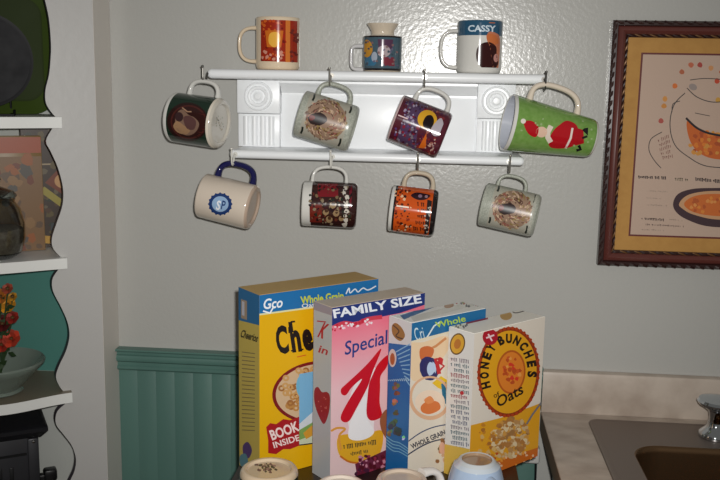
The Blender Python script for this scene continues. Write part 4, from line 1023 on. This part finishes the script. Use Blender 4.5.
def rope(off, y, r, pitch, m, m2):
    a = mitre(off, y)
    for k in range(4):
        p0, p1 = a[k], a[(k+1) % 4]; L = (p1-p0).length; n = int(L/pitch); d = (p1-p0)/n; t = d.normalized(); s_ = t.cross(Vector((0, 1, 0)))
        for i in range(n):
            c = p0+d*(i+.5); e1 = c-t*pitch*.55+s_*r*.8; e2 = c+t*pitch*.55-s_*r*.8
            mb.tube([e1, c+Vector((0, -r*.55, 0)), e2], [r*.3, r*.62, r*.3], m if i % 2 else m2, 6)
rope(.0045, -.021, .0048, .018, DF, mat('rope_brown', (56, 34, 30), .35)); rope(.0285, -.0165, .0032, .014, GO, DF)
fl_(mb).build('frame', fr)
mb = MB(); MATB = mat('gold_mat_board', (186, 138, 70), .75, vary=(60, (178, 130, 64)))
ix0, ix1, iz0, iz1 = FX0+.062, FX1-.062, FZ0+.063, FZ1-.063
a = [(FX0+.031, FZ0+.031), (FX1-.031, FZ0+.031), (FX1-.031, FZ1-.031), (FX0+.031, FZ1-.031)]; b = [(ix0, iz0), (ix1, iz0), (ix1, iz1), (ix0, iz1)]
mb.prism(a, lambda x, z: Vector((x, -.0065, z)), (0, -.0015, 0), MATB)
mb.build('mat_board', fr); ob = bpy.data.objects[fr.children[-1].name]
ob.location = -FO
mb = MB(); PAP = mat('aged_paper', (190, 164, 146), .7)
def fpos(x, z, l): return Vector((x, -.0083-.000005*l, z))
PRT = Print(mb, fpos, to2=lambda x, y: (lambda q: (q.x, q.z))(atY(x, y, -.0085)), clip=(ix0, ix1, iz0, iz1)); PRT.back = lambda a, b: (a, b); PRT.rough = .7
m_ = .0035
mb.add([(ix0-m_, -.0081, iz0-m_), (ix1+m_, -.0081, iz0-m_), (ix1+m_, -.0081, iz1+m_), (ix0-m_, -.0081, iz1+m_)], [(0, 1, 2, 3)], mat('maroon_line', (96, 34, 30), .6))
mb.add([(ix0, -.00825, iz0), (ix1, -.00825, iz0), (ix1, -.00825, iz1), (ix0, -.00825, iz1)], [(0, 1, 2, 3)], PAP)
p = PRT
INKD = (62, 58, 56)
# ring of dots
for x, y, cc in ((661, 121, (170, 80, 70)), (664, 106, (196, 130, 60)), (665, 99, (204, 140, 70)), (675, 86, (206, 110, 50)), (682, 72, (172, 96, 64)), (691, 65, (186, 100, 70)), (700, 65, (166, 66, 56)), (711, 68, (200, 140, 90)), (722, 72, (190, 90, 50)), (717, 81, (190, 70, 40)), (718, 100, (200, 150, 60)), (732, 84, (190, 120, 60)), (739, 100, (170, 70, 60))):
    p.poly(blob(x, y, 2.7, 9, .12), cc, layer=2)
p.line(catmull([(690, 80), (705, 78.5), (725, 80), (745, 86)], 5, False), .8, INKD, layer=2); p.line(catmull([(687, 88), (697, 97), (712, 102), (730, 101)], 5, False), .9, INKD, layer=2)
p.line(catmull([(685, 93), (674, 105), (670, 125), (675, 145), (690, 158), (706, 166), (730, 168)], 6, False), .9, INKD, layer=2)
p.line(catmull([(672, 112), (673, 104), (680, 101)], 5, False), .8, INKD, layer=2); p.line([(695, 113), (710, 116)], .7, INKD, layer=2)
p.poly(ell(693, 87, 4.2, 3.2, .4), (150, 136, 130), layer=2)
bowl_o = catmull([(687, 121), (697, 128), (712, 134), (735, 136), (760, 128), (758, 146), (740, 158), (715, 159), (698, 152), (689, 138)])
p.poly(bowl_o, (196, 96, 34), layer=2)
for k in range(60): p.poly(blob(random.uniform(690, 750), random.uniform(132, 154), 2.2), random.choice([(214, 120, 40), (170, 76, 30), (206, 140, 60)]), layer=2.3+k*.005)
p.line(catmull([(686, 118), (697, 128), (712, 134), (735, 136), (760, 128)], 5, False), 2.2, (34, 26, 30), layer=3)
p.line(catmull([(662, 132), (651, 139), (649, 150), (654, 160), (661, 168)], 5, False), .8, INKD, layer=2)
for i in range(5): p.scribble((656+i*1.5, 142+i*4), (669+i, 136+i*5), 3.5, (130, 84, 76), .6)
p.scribble((638, 177), (666, 178), 3, (50, 40, 44), 1.0); p.scribble((673, 179), (688, 180), 3.4, (120, 110, 90), .8); p.scribble((695, 179), (726, 182), 3.6, (50, 40, 44), 1.0); p.scribble((730, 182), (752, 183), 3.6, (50, 40, 44), 1.0)
for y, x1_, cc in ((191, 668, (176, 156, 140)), (198, 664, (176, 156, 140)), (205, 667, (170, 150, 136))): p.scribble((646, y), (x1_, y+1), 1.6, cc, .5)
p.scribble((641, 218.5), (664, 220), 2.6, (70, 56, 54), .8); p.scribble((664, 219), (686, 221), 1.6, (160, 140, 126), .5)
p.scribble((645, 224.5), (684, 226.5), 1.8, (110, 90, 84), .6); p.scribble((640, 229.5), (664, 230.5), 1.6, (150, 132, 120), .5)
p.poly(catmull([(673, 204), (678, 194), (692, 189), (712, 188), (738, 189), (762, 198), (766, 210), (752, 222), (730, 227), (706, 226), (688, 220), (677, 213)]), (62, 40, 46), layer=2)
p.poly(catmull([(679, 204), (686, 196), (700, 192), (720, 191), (744, 194), (757, 203), (752, 213), (734, 219), (712, 219), (692, 214), (683, 209)]), (196, 150, 110), layer=2.3)
p.poly(catmull([(684, 204), (692, 197), (708, 194), (732, 195), (750, 201), (746, 211), (728, 216), (706, 215), (691, 211)]), (200, 104, 40), layer=2.6)
for k in range(50): p.poly(blob(random.uniform(690, 745), random.uniform(198, 212), 1.8), random.choice([(214, 130, 50), (176, 84, 34), (216, 140, 70)]), layer=2.9+k*.004)
fl_(mb).build('print', fr)
